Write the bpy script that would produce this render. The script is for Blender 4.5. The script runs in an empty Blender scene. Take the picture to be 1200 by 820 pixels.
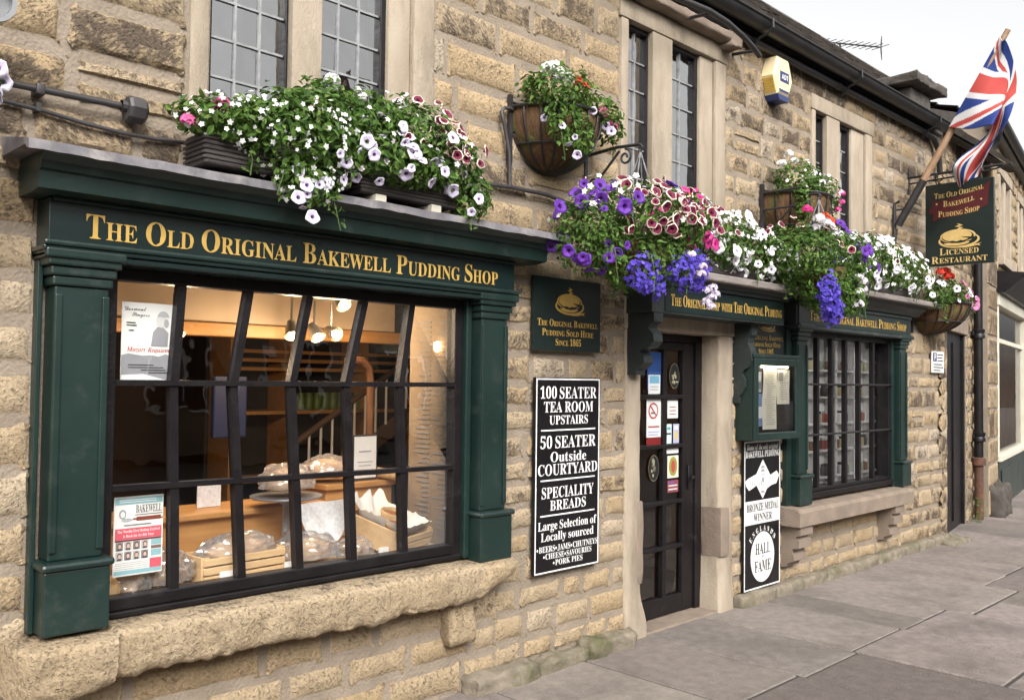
import bpy, bmesh, math, random
import numpy as np
from mathutils import Vector, Matrix, noise as mnoise
random.seed(7); rng = np.random.default_rng(7)
S = bpy.context.scene
C = S.collection
R = math.radians

# ------------------------------------------------------------------ camera, world, sun, exposure
def cam_setup():
    yaw, pit, rol, f = 0.78218, 0.03312, 0.01224, 1050.0
    fw = Vector((math.sin(yaw)*math.cos(pit), math.cos(yaw)*math.cos(pit), math.sin(pit)))
    r = fw.cross(Vector((0, 0, 1))).normalized(); u = r.cross(fw)
    c, s = math.cos(rol), math.sin(rol)
    r2 = c*r + s*u; u2 = -s*r + c*u
    cd = bpy.data.cameras.new('camera'); co = bpy.data.objects.new('camera', cd); C.objects.link(co)
    m = Matrix((r2, u2, -fw)).transposed().to_4x4(); m.translation = Vector((0, -3.5, 1.62))
    co.matrix_world = m
    cd.sensor_width = 36; cd.lens = f/1200*36; cd.clip_start = 0.05; cd.clip_end = 500
    S.camera = co
cam_setup()
SUN = Vector((-0.40, -0.74, 0.66)).normalized()
w = bpy.data.worlds.new('World'); S.world = w; w.use_nodes = True
nt = w.node_tree; nt.nodes.clear()
sky = nt.nodes.new('ShaderNodeTexSky'); sky.sky_type = 'NISHITA'; sky.sun_disc = False
sky.sun_elevation = math.asin(SUN.z); sky.sun_rotation = math.atan2(SUN.x, SUN.y)
sky.air_density = 1.0; sky.dust_density = 6.0; sky.ozone_density = 1.0
hs = nt.nodes.new('ShaderNodeHueSaturation'); hs.inputs['Saturation'].default_value = 0.03
hs.inputs['Value'].default_value = 1.5
bg = nt.nodes.new('ShaderNodeBackground'); bg.inputs[1].default_value = 0.15
wo = nt.nodes.new('ShaderNodeOutputWorld')
nt.links.new(sky.outputs[0], hs.inputs['Color']); nt.links.new(hs.outputs[0], bg.inputs[0]); nt.links.new(bg.outputs[0], wo.inputs[0])
sl = bpy.data.lights.new('sun', 'SUN'); sl.energy = 1.15; sl.angle = R(24); sl.color = (1.0, 0.95, 0.88)
so = bpy.data.objects.new('sun', sl); C.objects.link(so); so.rotation_euler = (-SUN).to_track_quat('-Z', 'Y').to_euler()
S.view_settings.view_transform = 'Standard'; S.view_settings.look = 'None'
S.view_settings.gamma = 1.0; S.view_settings.exposure = 0.56; S.view_settings.use_curve_mapping = False

# ------------------------------------------------------------------ materials
MATS = {}
def N(nt, t, **kw):
    n = nt.nodes.new(t)
    for k, v in kw.items(): setattr(n, k, v)
    return n
def mat(name, c1, c2=None, rough=0.5, scale=8.0, detail=6.0, bump=0.0, bscale=None, spec=0.5, metal=0.0, attr=None, rvar=0.0,
        stain=None, stain_scale=1.5, stain_lo=0.55, stain_hi=0.75, stretch=None, emit=None, coat=0.0):
    """procedural Principled material: two-colour noise, optional stain colour, bump; attr = vertex colour multiplied in / used as base"""
    if name in MATS: return MATS[name]
    m = bpy.data.materials.new(name); m.use_nodes = True; t = m.node_tree; b = t.nodes['Principled BSDF']; L = t.links.new
    tc = N(t, 'ShaderNodeTexCoord'); mp = N(t, 'ShaderNodeMapping')
    if stretch: mp.inputs['Scale'].default_value = stretch
    L(tc.outputs['Object'], mp.inputs[0])
    nz = N(t, 'ShaderNodeTexNoise'); nz.inputs['Scale'].default_value = scale; nz.inputs['Detail'].default_value = detail; L(mp.outputs[0], nz.inputs['Vector'])
    rp = N(t, 'ShaderNodeMapRange'); rp.inputs[1].default_value = 0.3; rp.inputs[2].default_value = 0.7; L(nz.outputs[0], rp.inputs[0])
    mx = N(t, 'ShaderNodeMix', data_type='RGBA'); c2 = c2 or tuple(x*0.8 for x in c1)
    mx.inputs[6].default_value = (*c1, 1); mx.inputs[7].default_value = (*c2, 1); L(rp.outputs[0], mx.inputs[0]); col = mx.outputs[2]
    if attr:
        a = N(t, 'ShaderNodeAttribute', attribute_name=attr); mm = N(t, 'ShaderNodeMix', data_type='RGBA', blend_type='MULTIPLY')
        mm.inputs[0].default_value = 1.0; L(col, mm.inputs[6]); L(a.outputs['Color'], mm.inputs[7]); col = mm.outputs[2]
    if stain:
        n2 = N(t, 'ShaderNodeTexNoise'); n2.inputs['Scale'].default_value = stain_scale; n2.inputs['Detail'].default_value = 8; n2.inputs['Roughness'].default_value = 0.7
        L(mp.outputs[0], n2.inputs['Vector'])
        r2 = N(t, 'ShaderNodeMapRange'); r2.inputs[1].default_value = stain_lo; r2.inputs[2].default_value = stain_hi; L(n2.outputs[0], r2.inputs[0])
        m2 = N(t, 'ShaderNodeMix', data_type='RGBA'); m2.inputs[7].default_value = (*stain, 1); L(r2.outputs[0], m2.inputs[0]); L(col, m2.inputs[6]); col = m2.outputs[2]
    L(col, b.inputs['Base Color'])
    b.inputs['Roughness'].default_value = rough; b.inputs['Specular IOR Level'].default_value = spec; b.inputs['Metallic'].default_value = metal
    if coat: b.inputs['Coat Weight'].default_value = coat
    if rvar:
        rr = N(t, 'ShaderNodeMapRange'); rr.inputs[3].default_value = rough-rvar; rr.inputs[4].default_value = rough+rvar; L(nz.outputs[0], rr.inputs[0]); L(rr.outputs[0], b.inputs['Roughness'])
    if bump:
        n3 = N(t, 'ShaderNodeTexNoise'); n3.inputs['Scale'].default_value = bscale or scale*4; n3.inputs['Detail'].default_value = 6; L(mp.outputs[0], n3.inputs['Vector'])
        bp = N(t, 'ShaderNodeBump'); bp.inputs['Strength'].default_value = bump; bp.inputs['Distance'].default_value = 0.01; L(n3.outputs[0], bp.inputs['Height']); L(bp.outputs[0], b.inputs['Normal'])
    if emit: b.inputs['Emission Color'].default_value = (*emit[0], 1); b.inputs['Emission Strength'].default_value = emit[1]
    MATS[name] = m; return m

def stone_mat():
    """rock-faced sandstone: vertex colour r = tone, g = soot, b = how far inside the face"""
    m = bpy.data.materials.new('rubble_sandstone'); m.use_nodes = True; t = m.node_tree; b = t.nodes['Principled BSDF']; L = t.links.new
    tc = N(t, 'ShaderNodeTexCoord'); a = N(t, 'ShaderNodeAttribute', attribute_name='Col'); sp = N(t, 'ShaderNodeSeparateColor'); L(a.outputs['Color'], sp.inputs[0])
    cr = N(t, 'ShaderNodeValToRGB'); e = cr.color_ramp.elements
    e[0].position = 0.0; e[0].color = (0.24, 0.175, 0.115, 1); e[1].position = 1.0; e[1].color = (0.41, 0.338, 0.252, 1)
    for p, c in ((0.3, (0.355, 0.26, 0.152)), (0.55, (0.385, 0.298, 0.195)), (0.8, (0.39, 0.286, 0.168))):
        x = cr.color_ramp.elements.new(p); x.color = (*c, 1)
    L(sp.outputs[0], cr.inputs[0])
    # chisel strokes: noise stretched along a diagonal
    wn = N(t, 'ShaderNodeTexNoise'); wn.inputs['Scale'].default_value = 5; L(tc.outputs['Object'], wn.inputs['Vector'])
    wa = N(t, 'ShaderNodeVectorMath', operation='MULTIPLY_ADD'); wa.inputs[1].default_value = (.05, .05, .05); L(wn.outputs['Color'], wa.inputs[0]); L(tc.outputs['Object'], wa.inputs[2])
    def strokes(ang):
        ro = N(t, 'ShaderNodeVectorRotate', rotation_type='Y_AXIS'); ro.inputs['Angle'].default_value = ang; L(wa.outputs[0], ro.inputs['Vector'])
        m_ = N(t, 'ShaderNodeVectorMath', operation='MULTIPLY'); m_.inputs[1].default_value = (38, 45, 95); L(ro.outputs[0], m_.inputs[0]); return m_.outputs[0]
    gt = N(t, 'ShaderNodeMath', operation='GREATER_THAN'); gt.inputs[1].default_value = 0.62; L(sp.outputs[0], gt.inputs[0])
    mp = N(t, 'ShaderNodeMix', data_type='VECTOR'); L(gt.outputs[0], mp.inputs[0]); L(strokes(R(-42)), mp.inputs[4]); L(strokes(R(35)), mp.inputs[5])
    st = N(t, 'ShaderNodeTexNoise'); st.inputs['Scale'].default_value = 1.0; st.inputs['Detail'].default_value = 5; st.inputs['Roughness'].default_value = 0.65; L(mp.outputs[1], st.inputs['Vector'])
    n1 = N(t, 'ShaderNodeTexNoise'); n1.inputs['Scale'].default_value = 9; n1.inputs['Detail'].default_value = 8; n1.inputs['Roughness'].default_value = 0.65; L(tc.outputs['Object'], n1.inputs['Vector'])
    n2 = N(t, 'ShaderNodeTexNoise'); n2.inputs['Scale'].default_value = 90; n2.inputs['Detail'].default_value = 4; L(tc.outputs['Object'], n2.inputs['Vector'])
    # small colour variation
    v = N(t, 'ShaderNodeMapRange'); v.inputs[1].default_value = 0.25; v.inputs[2].default_value = 0.75; v.inputs[3].default_value = 0.78; v.inputs[4].default_value = 1.16; L(n1.outputs[0], v.inputs[0])
    v2 = N(t, 'ShaderNodeMapRange'); v2.inputs[1].default_value = 0.3; v2.inputs[2].default_value = 0.7; v2.inputs[3].default_value = 0.80; v2.inputs[4].default_value = 1.14; L(n2.outputs[0], v2.inputs[0])
    mu = N(t, 'ShaderNodeMath', operation='MULTIPLY'); L(v.outputs[0], mu.inputs[0]); L(v2.outputs[0], mu.inputs[1])
    hv = N(t, 'ShaderNodeVectorMath', operation='SCALE'); L(cr.outputs[0], hv.inputs[0]); L(mu.outputs[0], hv.inputs['Scale'])
    # soot weathering mask
    q = N(t, 'ShaderNodeMath', operation='MULTIPLY'); q.inputs[1].default_value = 1.5; L(st.outputs[0], q.inputs[0])
    q1 = N(t, 'ShaderNodeMath', operation='MULTIPLY_ADD'); q1.inputs[1].default_value = 2.2; L(n1.outputs[0], q1.inputs[0]); L(q.outputs[0], q1.inputs[2])
    q2 = N(t, 'ShaderNodeMath', operation='MULTIPLY_ADD'); q2.inputs[1].default_value = 0.40; L(sp.outputs[2], q2.inputs[0]); L(q1.outputs[0], q2.inputs[2])
    q3 = N(t, 'ShaderNodeMath', operation='MULTIPLY_ADD'); q3.inputs[1].default_value = 1.05; L(sp.outputs[1], q3.inputs[0]); L(q2.outputs[0], q3.inputs[2])
    mk = N(t, 'ShaderNodeMapRange'); mk.inputs[1].default_value = 2.50; mk.inputs[2].default_value = 2.95; mk.inputs[4].default_value = 0.86; L(q3.outputs[0], mk.inputs[0])
    mx = N(t, 'ShaderNodeMix', data_type='RGBA'); mx.inputs[7].default_value = (0.060, 0.045, 0.037, 1); L(mk.outputs[0], mx.inputs[0]); L(hv.outputs[0], mx.inputs[6])
    # pecked pits and dark grains
    n4 = N(t, 'ShaderNodeTexNoise'); n4.inputs['Scale'].default_value = 62; n4.inputs['Detail'].default_value = 3; n4.inputs['Roughness'].default_value = 0.6; L(wa.outputs[0], n4.inputs['Vector'])
    pk = N(t, 'ShaderNodeMapRange'); pk.inputs[1].default_value = 0.56; pk.inputs[2].default_value = 0.66; pk.inputs[4].default_value = 1.0; L(n4.outputs[0], pk.inputs[0])
    pa = N(t, 'ShaderNodeMath', operation='MULTIPLY_ADD'); pa.inputs[1].default_value = 0.55; pa.inputs[2].default_value = 0.10; L(sp.outputs[1], pa.inputs[0])
    pm = N(t, 'ShaderNodeMath', operation='MULTIPLY'); L(pk.outputs[0], pm.inputs[0]); L(pa.outputs[0], pm.inputs[1])
    m4 = N(t, 'ShaderNodeMix', data_type='RGBA'); m4.inputs[7].default_value = (0.085, 0.062, 0.05, 1); L(pm.outputs[0], m4.inputs[0]); L(mx.outputs[2], m4.inputs[6]); mx = m4
    b.inputs['Roughness'].default_value = 0.92; b.inputs['Specular IOR Level'].default_value = 0.2; L(mx.outputs[2], b.inputs['Base Color'])
    b0 = N(t, 'ShaderNodeBump', invert=True); b0.inputs['Strength'].default_value = 0.7; b0.inputs['Distance'].default_value = 0.010; L(pk.outputs[0], b0.inputs['Height'])
    b1 = N(t, 'ShaderNodeBump'); b1.inputs['Strength'].default_value = 0.7; b1.inputs['Distance'].default_value = 0.014; L(st.outputs[0], b1.inputs['Height']); L(b0.outputs[0], b1.inputs['Normal'])
    b2 = N(t, 'ShaderNodeBump'); b2.inputs['Strength'].default_value = 0.5; b2.inputs['Distance'].default_value = 0.006; L(n2.outputs[0], b2.inputs['Height']); L(b1.outputs[0], b2.inputs['Normal'])
    L(b2.outputs[0], b.inputs['Normal']); MATS['stone'] = m
stone_mat()
def vcol_mat(name, rough=0.6, trans=0.0, spec=0.3):
    m = bpy.data.materials.new(name); m.use_nodes = True; t = m.node_tree; b = t.nodes['Principled BSDF']; L = t.links.new
    a = N(t, 'ShaderNodeAttribute', attribute_name='Col'); L(a.outputs['Color'], b.inputs['Base Color'])
    b.inputs['Roughness'].default_value = rough; b.inputs['Specular IOR Level'].default_value = spec
    if trans:
        tr = N(t, 'ShaderNodeBsdfTranslucent'); L(a.outputs['Color'], tr.inputs[0]); ms = N(t, 'ShaderNodeMixShader'); ms.inputs[0].default_value = trans
        L(b.outputs[0], ms.inputs[1]); L(tr.outputs[0], ms.inputs[2]); L(ms.outputs[0], t.nodes['Material Output'].inputs[0])
    MATS[name] = m; return m
vcol_mat('leaf', 0.5, 0.32, 0.22); vcol_mat('petal', 0.6, 0.2); vcol_mat('paintcol', 0.5); vcol_mat('flagcloth', 0.75, 0.15)
def glass_mat(name, wav=0.0, tint=(1, 1, 1), refl=1.0, rough=0.0, ior=1.5, haze=0.0):
    m = bpy.data.materials.new(name); m.use_nodes = True; t = m.node_tree; t.nodes.remove(t.nodes['Principled BSDF']); L = t.links.new
    tr = N(t, 'ShaderNodeBsdfTransparent'); tr.inputs[0].default_value = (*tint, 1); gl = N(t, 'ShaderNodeBsdfGlossy'); gl.inputs['Roughness'].default_value = rough
    fr = N(t, 'ShaderNodeFresnel'); fr.inputs[0].default_value = ior; mu = N(t, 'ShaderNodeMath', operation='MULTIPLY', use_clamp=True); mu.inputs[1].default_value = refl
    L(fr.outputs[0], mu.inputs[0]); ms = N(t, 'ShaderNodeMixShader'); L(mu.outputs[0], ms.inputs[0]); L(tr.outputs[0], ms.inputs[1]); L(gl.outputs[0], ms.inputs[2])
    if wav:
        tc = N(t, 'ShaderNodeTexCoord'); nz = N(t, 'ShaderNodeTexNoise'); nz.inputs['Scale'].default_value = 5; nz.inputs['Detail'].default_value = 2; L(tc.outputs['Object'], nz.inputs['Vector'])
        bp = N(t, 'ShaderNodeBump'); bp.inputs['Strength'].default_value = wav; bp.inputs['Distance'].default_value = 0.01; L(nz.outputs[0], bp.inputs['Height']); L(bp.outputs[0], gl.inputs['Normal'])
    out = ms.outputs[0]
    if haze:
        df = N(t, 'ShaderNodeBsdfDiffuse'); df.inputs[0].default_value = (.8, .79, .77, 1); hz = N(t, 'ShaderNodeMixShader'); hz.inputs[0].default_value = haze; L(out, hz.inputs[1]); L(df.outputs[0], hz.inputs[2]); out = hz.outputs[0]
    L(out, t.nodes['Material Output'].inputs[0]); MATS[name] = m; return m
glass_mat('shop_glass', 0.12, refl=2.2); glass_mat('far_glass', 0.12, refl=0.7); glass_mat('leaded_glass', 0.5, (0.75, 0.78, 0.8), refl=5.5, ior=1.6); glass_mat('case_glass', 0.03, refl=1.6)
glass_mat('cellophane', 1.0, (0.99, 0.98, 0.97), 3.0, 0.14, haze=0.16)

mat('mortar', (0.285, 0.232, 0.178), (0.215, 0.174, 0.132), 0.95, 6, 8, 0.8, 70, 0.2, stain=(0.22, 0.18, 0.14), stain_scale=1.2)
mat('dressed_stone', (0.395, 0.33, 0.252), (0.315, 0.256, 0.19), 0.9, 7, 9, 0.6, 120, 0.2, stain=(0.19, 0.15, 0.112), stain_scale=3.2, stain_lo=0.48, stain_hi=0.78, stretch=(1.6, 1.6, .45))
mat('sill_stone', (0.38, 0.315, 0.225), (0.27, 0.22, 0.16), 0.92, 12, 9, 1.0, 28, 0.2, stain=(0.115, 0.095, 0.082), stain_scale=3.5, stain_lo=0.48, stain_hi=0.70, stretch=(0.5, 1, 1.6))
mat('brown_stone', (0.25, 0.195, 0.15), (0.18, 0.14, 0.11), 0.92, 7, 8, 0.5, 60, 0.2)
mat('mossy_stone', (0.24, 0.20, 0.15), (0.14, 0.12, 0.09), 0.95, 16, 9, 1.0, 34, 0.2, stain=(0.088, 0.088, 0.042), stain_scale=2.4, stain_lo=0.50, stain_hi=0.70)
mat('green_paint', (0.0078, 0.0195, 0.0165), (0.011, 0.0255, 0.0215), 0.36, 3, 8, 0.10, 35, 0.5, rvar=0.10, stain=(0.036, 0.046, 0.041), stain_scale=9, stain_lo=0.54, stain_hi=0.78)
mat('dull_green_paint', (0.018, 0.025, 0.024), (0.028, 0.034, 0.033), 0.5, 4, 8, 0.15, 40, 0.4, rvar=0.1, stain=(0.06, 0.06, 0.055), stain_scale=4)
mat('fascia_green', (0.0062, 0.0145, 0.0132), (0.0092, 0.019, 0.0172), 0.3, 3, 6, 0.05, 30, 0.5, rvar=0.08)
mat('black_paint', (0.0065, 0.005, 0.006), (0.011, 0.009, 0.0095), 0.42, 9, 8, 0.25, 60, 0.3, rvar=0.12, stain=(0.03, 0.025, 0.026), stain_scale=7, stain_lo=0.6, stain_hi=0.8)
mat('sign_black', (0.006, 0.005, 0.006), (0.010, 0.009, 0.010), 0.32, 4, 4, 0.03, 30, spec=0.35)
mat('sign_green', (0.0072, 0.0145, 0.0132), (0.0115, 0.0205, 0.0185), 0.3, 4, 4, 0.03, 30)
mat('gold', (0.52, 0.33, 0.08), (0.44, 0.27, 0.06), 0.45, 20)
mat('pale_gold', (0.62, 0.44, 0.17), (0.54, 0.36, 0.12), 0.5, 20)
mat('white_paint', (0.78, 0.77, 0.75), (0.70, 0.69, 0.67), 0.5, 12)
mat('lead', (0.19, 0.176, 0.186), (0.085, 0.08, 0.088), 0.6, 9, 8, 0.4, 18, 0.4, stain=(0.28, 0.255, 0.235), stain_scale=6, stain_lo=0.5, stain_hi=0.7, stretch=(1, 1, 1))
mat('weathered_board', (0.25, 0.22, 0.20), (0.14, 0.12, 0.11), 0.75, 6, 8, 0.5, 30, 0.3, stretch=(0.4, 3, 3))
mat('iron', (0.016, 0.015, 0.016), (0.03, 0.027, 0.027), 0.5, 20, 6, 0.3, 60, rvar=0.1)
mat('came', (0.35, 0.35, 0.35), (0.22, 0.22, 0.22), 0.5, 20, metal=0.3)
mat('plastic_black', (0.03, 0.027, 0.027), (0.045, 0.04, 0.04), 0.45, 10, rvar=0.1)
mat('trough_brown', (0.035, 0.027, 0.024), (0.06, 0.05, 0.045), 0.6, 8, 6, 0.3, 40, stretch=(1, 1, 8))
mat('coco_liner', (0.17, 0.09, 0.05), (0.09, 0.05, 0.03), 0.9, 9, 8, 0.9, 30, 0.1, stain=(0.10, 0.12, 0.035), stain_scale=6, stain_lo=0.5, stain_hi=0.65, stretch=(3, 3, 0.6))
mat('pole_wood', (0.36, 0.23, 0.14), (0.27, 0.16, 0.09), 0.55, 6, 6, 0.2, 30, stretch=(4, 4, 1))
mat('honey_wood', (0.52, 0.27, 0.09), (0.42, 0.20, 0.06), 0.45, 3, 8, 0.15, 20, stretch=(1, 8, 10))
mat('pale_wood', (0.66, 0.46, 0.25), (0.56, 0.36, 0.17), 0.55, 3, 8, 0.2, 20, stretch=(1, 8, 10))
mat('slate', (0.10, 0.085, 0.075), (0.06, 0.052, 0.047), 0.8, 5, 8, 0.6, 25, 0.3, attr='Col')
mat('gutter_black', (0.010, 0.0095, 0.010), (0.022, 0.021, 0.021), 0.45, 8, rvar=0.12)
mat('flagstone', (0.24, 0.206, 0.184), (0.175, 0.15, 0.134), 0.88, 14, 12, 0.9, 60, 0.25, attr='Col', stain=(0.115, 0.098, 0.088), stain_scale=1.7, stain_lo=0.47, stain_hi=0.72)
mat('joint', (0.05, 0.042, 0.036), (0.03, 0.025, 0.022), 0.95, 20)
mat('asphalt', (0.055, 0.053, 0.052), (0.04, 0.04, 0.04), 0.85, 60, 6, 0.5, 150)
mat('room_wall', (0.13, 0.075, 0.045), (0.08, 0.045, 0.028), 0.7, 2, 6)
mat('cream_wall', (0.60, 0.47, 0.33), (0.54, 0.41, 0.28), 0.8, 2)
mat('screen_board', (0.36, 0.27, 0.18), (0.30, 0.22, 0.14), 0.7, 6)
mat('dark_room', (0.035, 0.028, 0.024), (0.02, 0.017, 0.015), 0.9, 2)
mat('curtain', (0.34, 0.25, 0.18), (0.26, 0.19, 0.14), 0.9, 3, 4, 0.3, 12, stretch=(14, 1, 0.5))
mat('paper', (0.80, 0.78, 0.73), (0.74, 0.72, 0.67), 0.8, 5, bump=0.2, bscale=10)
mat('lacy_paper', (0.78, 0.76, 0.74), (0.60, 0.58, 0.56), 0.8, 60, 2, 0.4, 60)
mat('ink', (0.03, 0.03, 0.03), rough=0.6)
mat('grey_ink', (0.30, 0.30, 0.31), rough=0.7)
mat('red_ink', (0.45, 0.06, 0.04), rough=0.6)
mat('crimson', (0.085, 0.009, 0.012), (0.06, 0.008, 0.01), 0.4, 10)
mat('bread', (0.60, 0.40, 0.20), (0.48, 0.26, 0.10), 0.75, 9, 8, 0.6, 40)
mat('filling', (0.40, 0.17, 0.05), (0.28, 0.09, 0.03), 0.5, 14, 6, 0.5, 40)
mat('pastry', (0.68, 0.48, 0.25), (0.55, 0.34, 0.14), 0.75, 12, 8, 0.5, 50)
mat('dark_stone', (0.10, 0.088, 0.076), (0.06, 0.052, 0.046), 0.92, 12, 8, 0.8, 40, 0.2)
mat('bulb', (1, 0.8, 0.5), rough=0.4, emit=((1.0, 0.66, 0.30), 16))
mat('tube_glow', (.8, .75, .6), rough=.5, emit=((1.0, .88, .66), 11))
mat('lamp_metal', (0.35, 0.33, 0.30), rough=0.3, metal=0.8)
mat('copper', (0.40, 0.20, 0.10), (0.30, 0.14, 0.07), 0.35, 10, metal=0.7)
mat('can_green', (0.16, 0.24, 0.07), (0.10, 0.16, 0.05), 0.4, 20)
mat('cream_paint', (0.62, 0.58, 0.47), (0.55, 0.51, 0.41), 0.5, 5)
mat('alarm_yellow', (0.72, 0.60, 0.36), (0.68, 0.55, 0.32), 0.45, 5)
mat('alarm_louvre', (0.62, 0.40, 0.06), rough=0.5)
mat('alarm_blue', (0.02, 0.035, 0.13), rough=0.4)
mat('dark_blue', (0.008, 0.016, 0.07), rough=.5)
mat('rust', (0.14, 0.055, 0.028), (0.05, 0.03, 0.022), 0.85, 10, 8, 0.6, 40)
mat('silver', (0.30, 0.30, 0.31), (0.22, 0.22, 0.23), 0.35, 10, metal=0.4)

# ------------------------------------------------------------------ geometry helpers
class MB:
    def __init__(s): s.v = []; s.f = []; s.m = []; s.c = []; s.n = 0
    def add(s, V, F, mi=0, col=None):
        o = s.n; s.v.extend([tuple(map(float, p)) for p in V]); s.n += len(V)
        s.f.extend([tuple(i+o for i in f) for f in F]); s.m.extend([mi]*len(F))
        if col is None: s.c.extend([(1, 1, 1)]*len(V))
        elif len(col) == len(V) and not np.isscalar(col[0]): s.c.extend([tuple(map(float, x)) for x in col])
        else: s.c.extend([tuple(map(float, col))]*len(V))
        return s
    def box(s, x0, x1, y0, y1, z0, z1, bev=0.0, mi=0, col=None, seg=2, jit=0.0):
        if bev <= 0:
            V = [(x, y, z) for x in (x0, x1) for y in (y0, y1) for z in (z0, z1)]
            return s.add(V, [(0, 1, 3, 2), (4, 6, 7, 5), (0, 4, 5, 1), (2, 3, 7, 6), (0, 2, 6, 4), (1, 5, 7, 3)], mi, col)
        bm = bmesh.new(); bmesh.ops.create_cube(bm, size=1)
        for v in bm.verts: v.co = Vector(((x0+x1)/2+v.co.x*(x1-x0), (y0+y1)/2+v.co.y*(y1-y0), (z0+z1)/2+v.co.z*(z1-z0)))
        bmesh.ops.bevel(bm, geom=bm.edges[:], offset=min(bev, .45*min(x1-x0, y1-y0, z1-z0)), segments=seg, profile=0.5, affect='EDGES')
        return s.bm(bm, mi, col)
    def bm(s, bm, mi=0, col=None):
        bm.verts.index_update(); V = [v.co[:] for v in bm.verts]; F = [[v.index for v in f.verts] for f in bm.faces]; bm.free()
        return s.add(V, F, mi, col)
    def tube(s, P, r, n=8, mi=0, col=None, caps=True):
        P = [Vector(p) for p in P]; k = len(P); rr = r if hasattr(r, '__len__') else [r]*k; V = []; F = []
        t0 = (P[1]-P[0]).normalized(); up = Vector((0, 0, 1)) if abs(t0.z) < .9 else Vector((1, 0, 0)); a = t0.cross(up).normalized()
        for i, p in enumerate(P):
            t = ((P[i+1]-p) if i == 0 else (p-P[i-1]) if i == k-1 else (P[i+1]-P[i-1])).normalized()
            a = (a - t*a.dot(t)).normalized(); b = t.cross(a)
            for j in range(n):
                q = 2*math.pi*j/n; V.append(p+rr[i]*(math.cos(q)*a+math.sin(q)*b))
        for i in range(k-1):
            for j in range(n):
                F.append((i*n+j, i*n+(j+1) % n, (i+1)*n+(j+1) % n, (i+1)*n+j))
        if caps: F += [tuple(range(n))[::-1], tuple((k-1)*n+j for j in range(n))]
        return s.add(V, F, mi, col)
    def lathe(s, prof, c, n=20, mi=0, col=None, axis='z', a0=0, a1=2*math.pi):
        V = []; F = []; k = len(prof); full = abs(a1-a0-2*math.pi) < 1e-6; nn = n if full else n+1
        for j in range(nn):
            q = a0+(a1-a0)*j/n
            for r, h in prof:
                p = (r*math.cos(q), r*math.sin(q), h)
                if axis == 'y': p = (p[0], p[2], p[1])
                if axis == 'x': p = (p[2], p[0], p[1])
                V.append((c[0]+p[0], c[1]+p[1], c[2]+p[2]))
        for j in range(n):
            j2 = (j+1) % nn
            for i in range(k-1): F.append((j*k+i, j2*k+i, j2*k+i+1, j*k+i+1))
        return s.add(V, F, mi, col)
    def prism(s, poly, o, ux, uy, dv, mi=0, col=None):
        o, ux, uy, dv = map(Vector, (o, ux, uy, dv)); n = len(poly)
        A = [o+ux*float(p[0])+uy*float(p[1]) for p in poly]; V = A+[a+dv for a in A]
        F = [tuple(range(n)), tuple(range(2*n-1, n-1, -1))]+[(i, i+n, (i+1) % n+n, (i+1) % n) for i in range(n)]
        return s.add(V, F, mi, col)
    def build(s, name, mats, parent=None, smooth=False, local=False, auto=None, keep=False):
        if not s.v: return None
        me = bpy.data.meshes.new(name)
        off = Vector((0, 0, 0))
        if parent is not None and not local:
            p = parent
            while p is not None: off += Vector(p.location); p = p.parent
        V = np.array(s.v, dtype=float)-np.array(off)
        me.from_pydata(V.tolist(), [], s.f)
        if not isinstance(mats, (list, tuple)): mats = [mats]
        for m in mats: me.materials.append(MATS[m] if isinstance(m, str) else m)
        me.polygons.foreach_set('material_index', s.m)
        ca = me.attributes.new('Col', 'FLOAT_COLOR', 'POINT'); arr = np.ones((len(V), 4), np.float32); arr[:, :3] = np.array(s.c, np.float32); ca.data.foreach_set('color', arr.ravel())
        me.update()
        if not keep: bm = bmesh.new(); bm.from_mesh(me); bmesh.ops.recalc_face_normals(bm, faces=bm.faces[:]); bm.to_mesh(me); bm.free()
        if smooth or auto:
            me.polygons.foreach_set('use_smooth', [True]*len(me.polygons))
            if auto: me.set_sharp_from_angle(angle=R(auto))
        o = bpy.data.objects.new(name, me); C.objects.link(o)
        if parent is not None: o.parent = parent
        return o
def empty(name, loc=(0, 0, 0), parent=None, rz=0.0):
    o = bpy.data.objects.new(name, None); C.objects.link(o); o.location = loc; o.rotation_euler = (0, 0, rz); o.empty_display_size = 0.1
    if parent is not None:
        o.parent = parent; p = parent
        while p is not None: o.location -= p.location; p = p.parent
    return o
def tag(o, label, cat, group=None):
    o['label'] = label; o['category'] = cat
    if group: o['group'] = group
    return o
def thing(name, label, cat, loc, group=None, rz=0.0): return tag(empty(name, loc, None, rz), label, cat, group)
def struct(o): o['kind'] = 'structure'; return o

# ------------------------------------------------------------------ lettering: bold serif from the math alphanumerics of the built-in font
def mb_(s, up=0x1D400, lo=0x1D41A, dg=0x1D7CE):
    return ''.join(chr(up+ord(c)-65) if 'A' <= c <= 'Z' else chr(lo+ord(c)-97) if 'a' <= c <= 'z' else (chr(dg+ord(c)-48) if dg else c) if c.isdigit() else c for c in s)
STY = {'serif': lambda s: mb_(s), 'italic': lambda s: mb_(s, 0x1D468, 0x1D482), 'sans': lambda s: mb_(s, 0x1D5D4, 0x1D5EE, 0x1D7EC), 'script': lambda s: mb_(s, 0x1D4D0, 0x1D4EA)}
_tc = {}
def glyphs(s, style):
    k = (s, style)
    if k not in _tc:
        cu = bpy.data.curves.new('t', 'FONT'); cu.body = STY[style](s); cu.resolution_u = 2; o = bpy.data.objects.new('t', cu)
        me = bpy.data.meshes.new_from_object(o)
        V = np.array([v.co[:2] for v in me.vertices]) if len(me.vertices) else np.zeros((0, 2)); F = [tuple(p.vertices) for p in me.polygons]
        bpy.data.objects.remove(o); bpy.data.curves.remove(cu); bpy.data.meshes.remove(me); _tc[k] = (V, F)
    return _tc[k]
SMALL = 0.74
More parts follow.
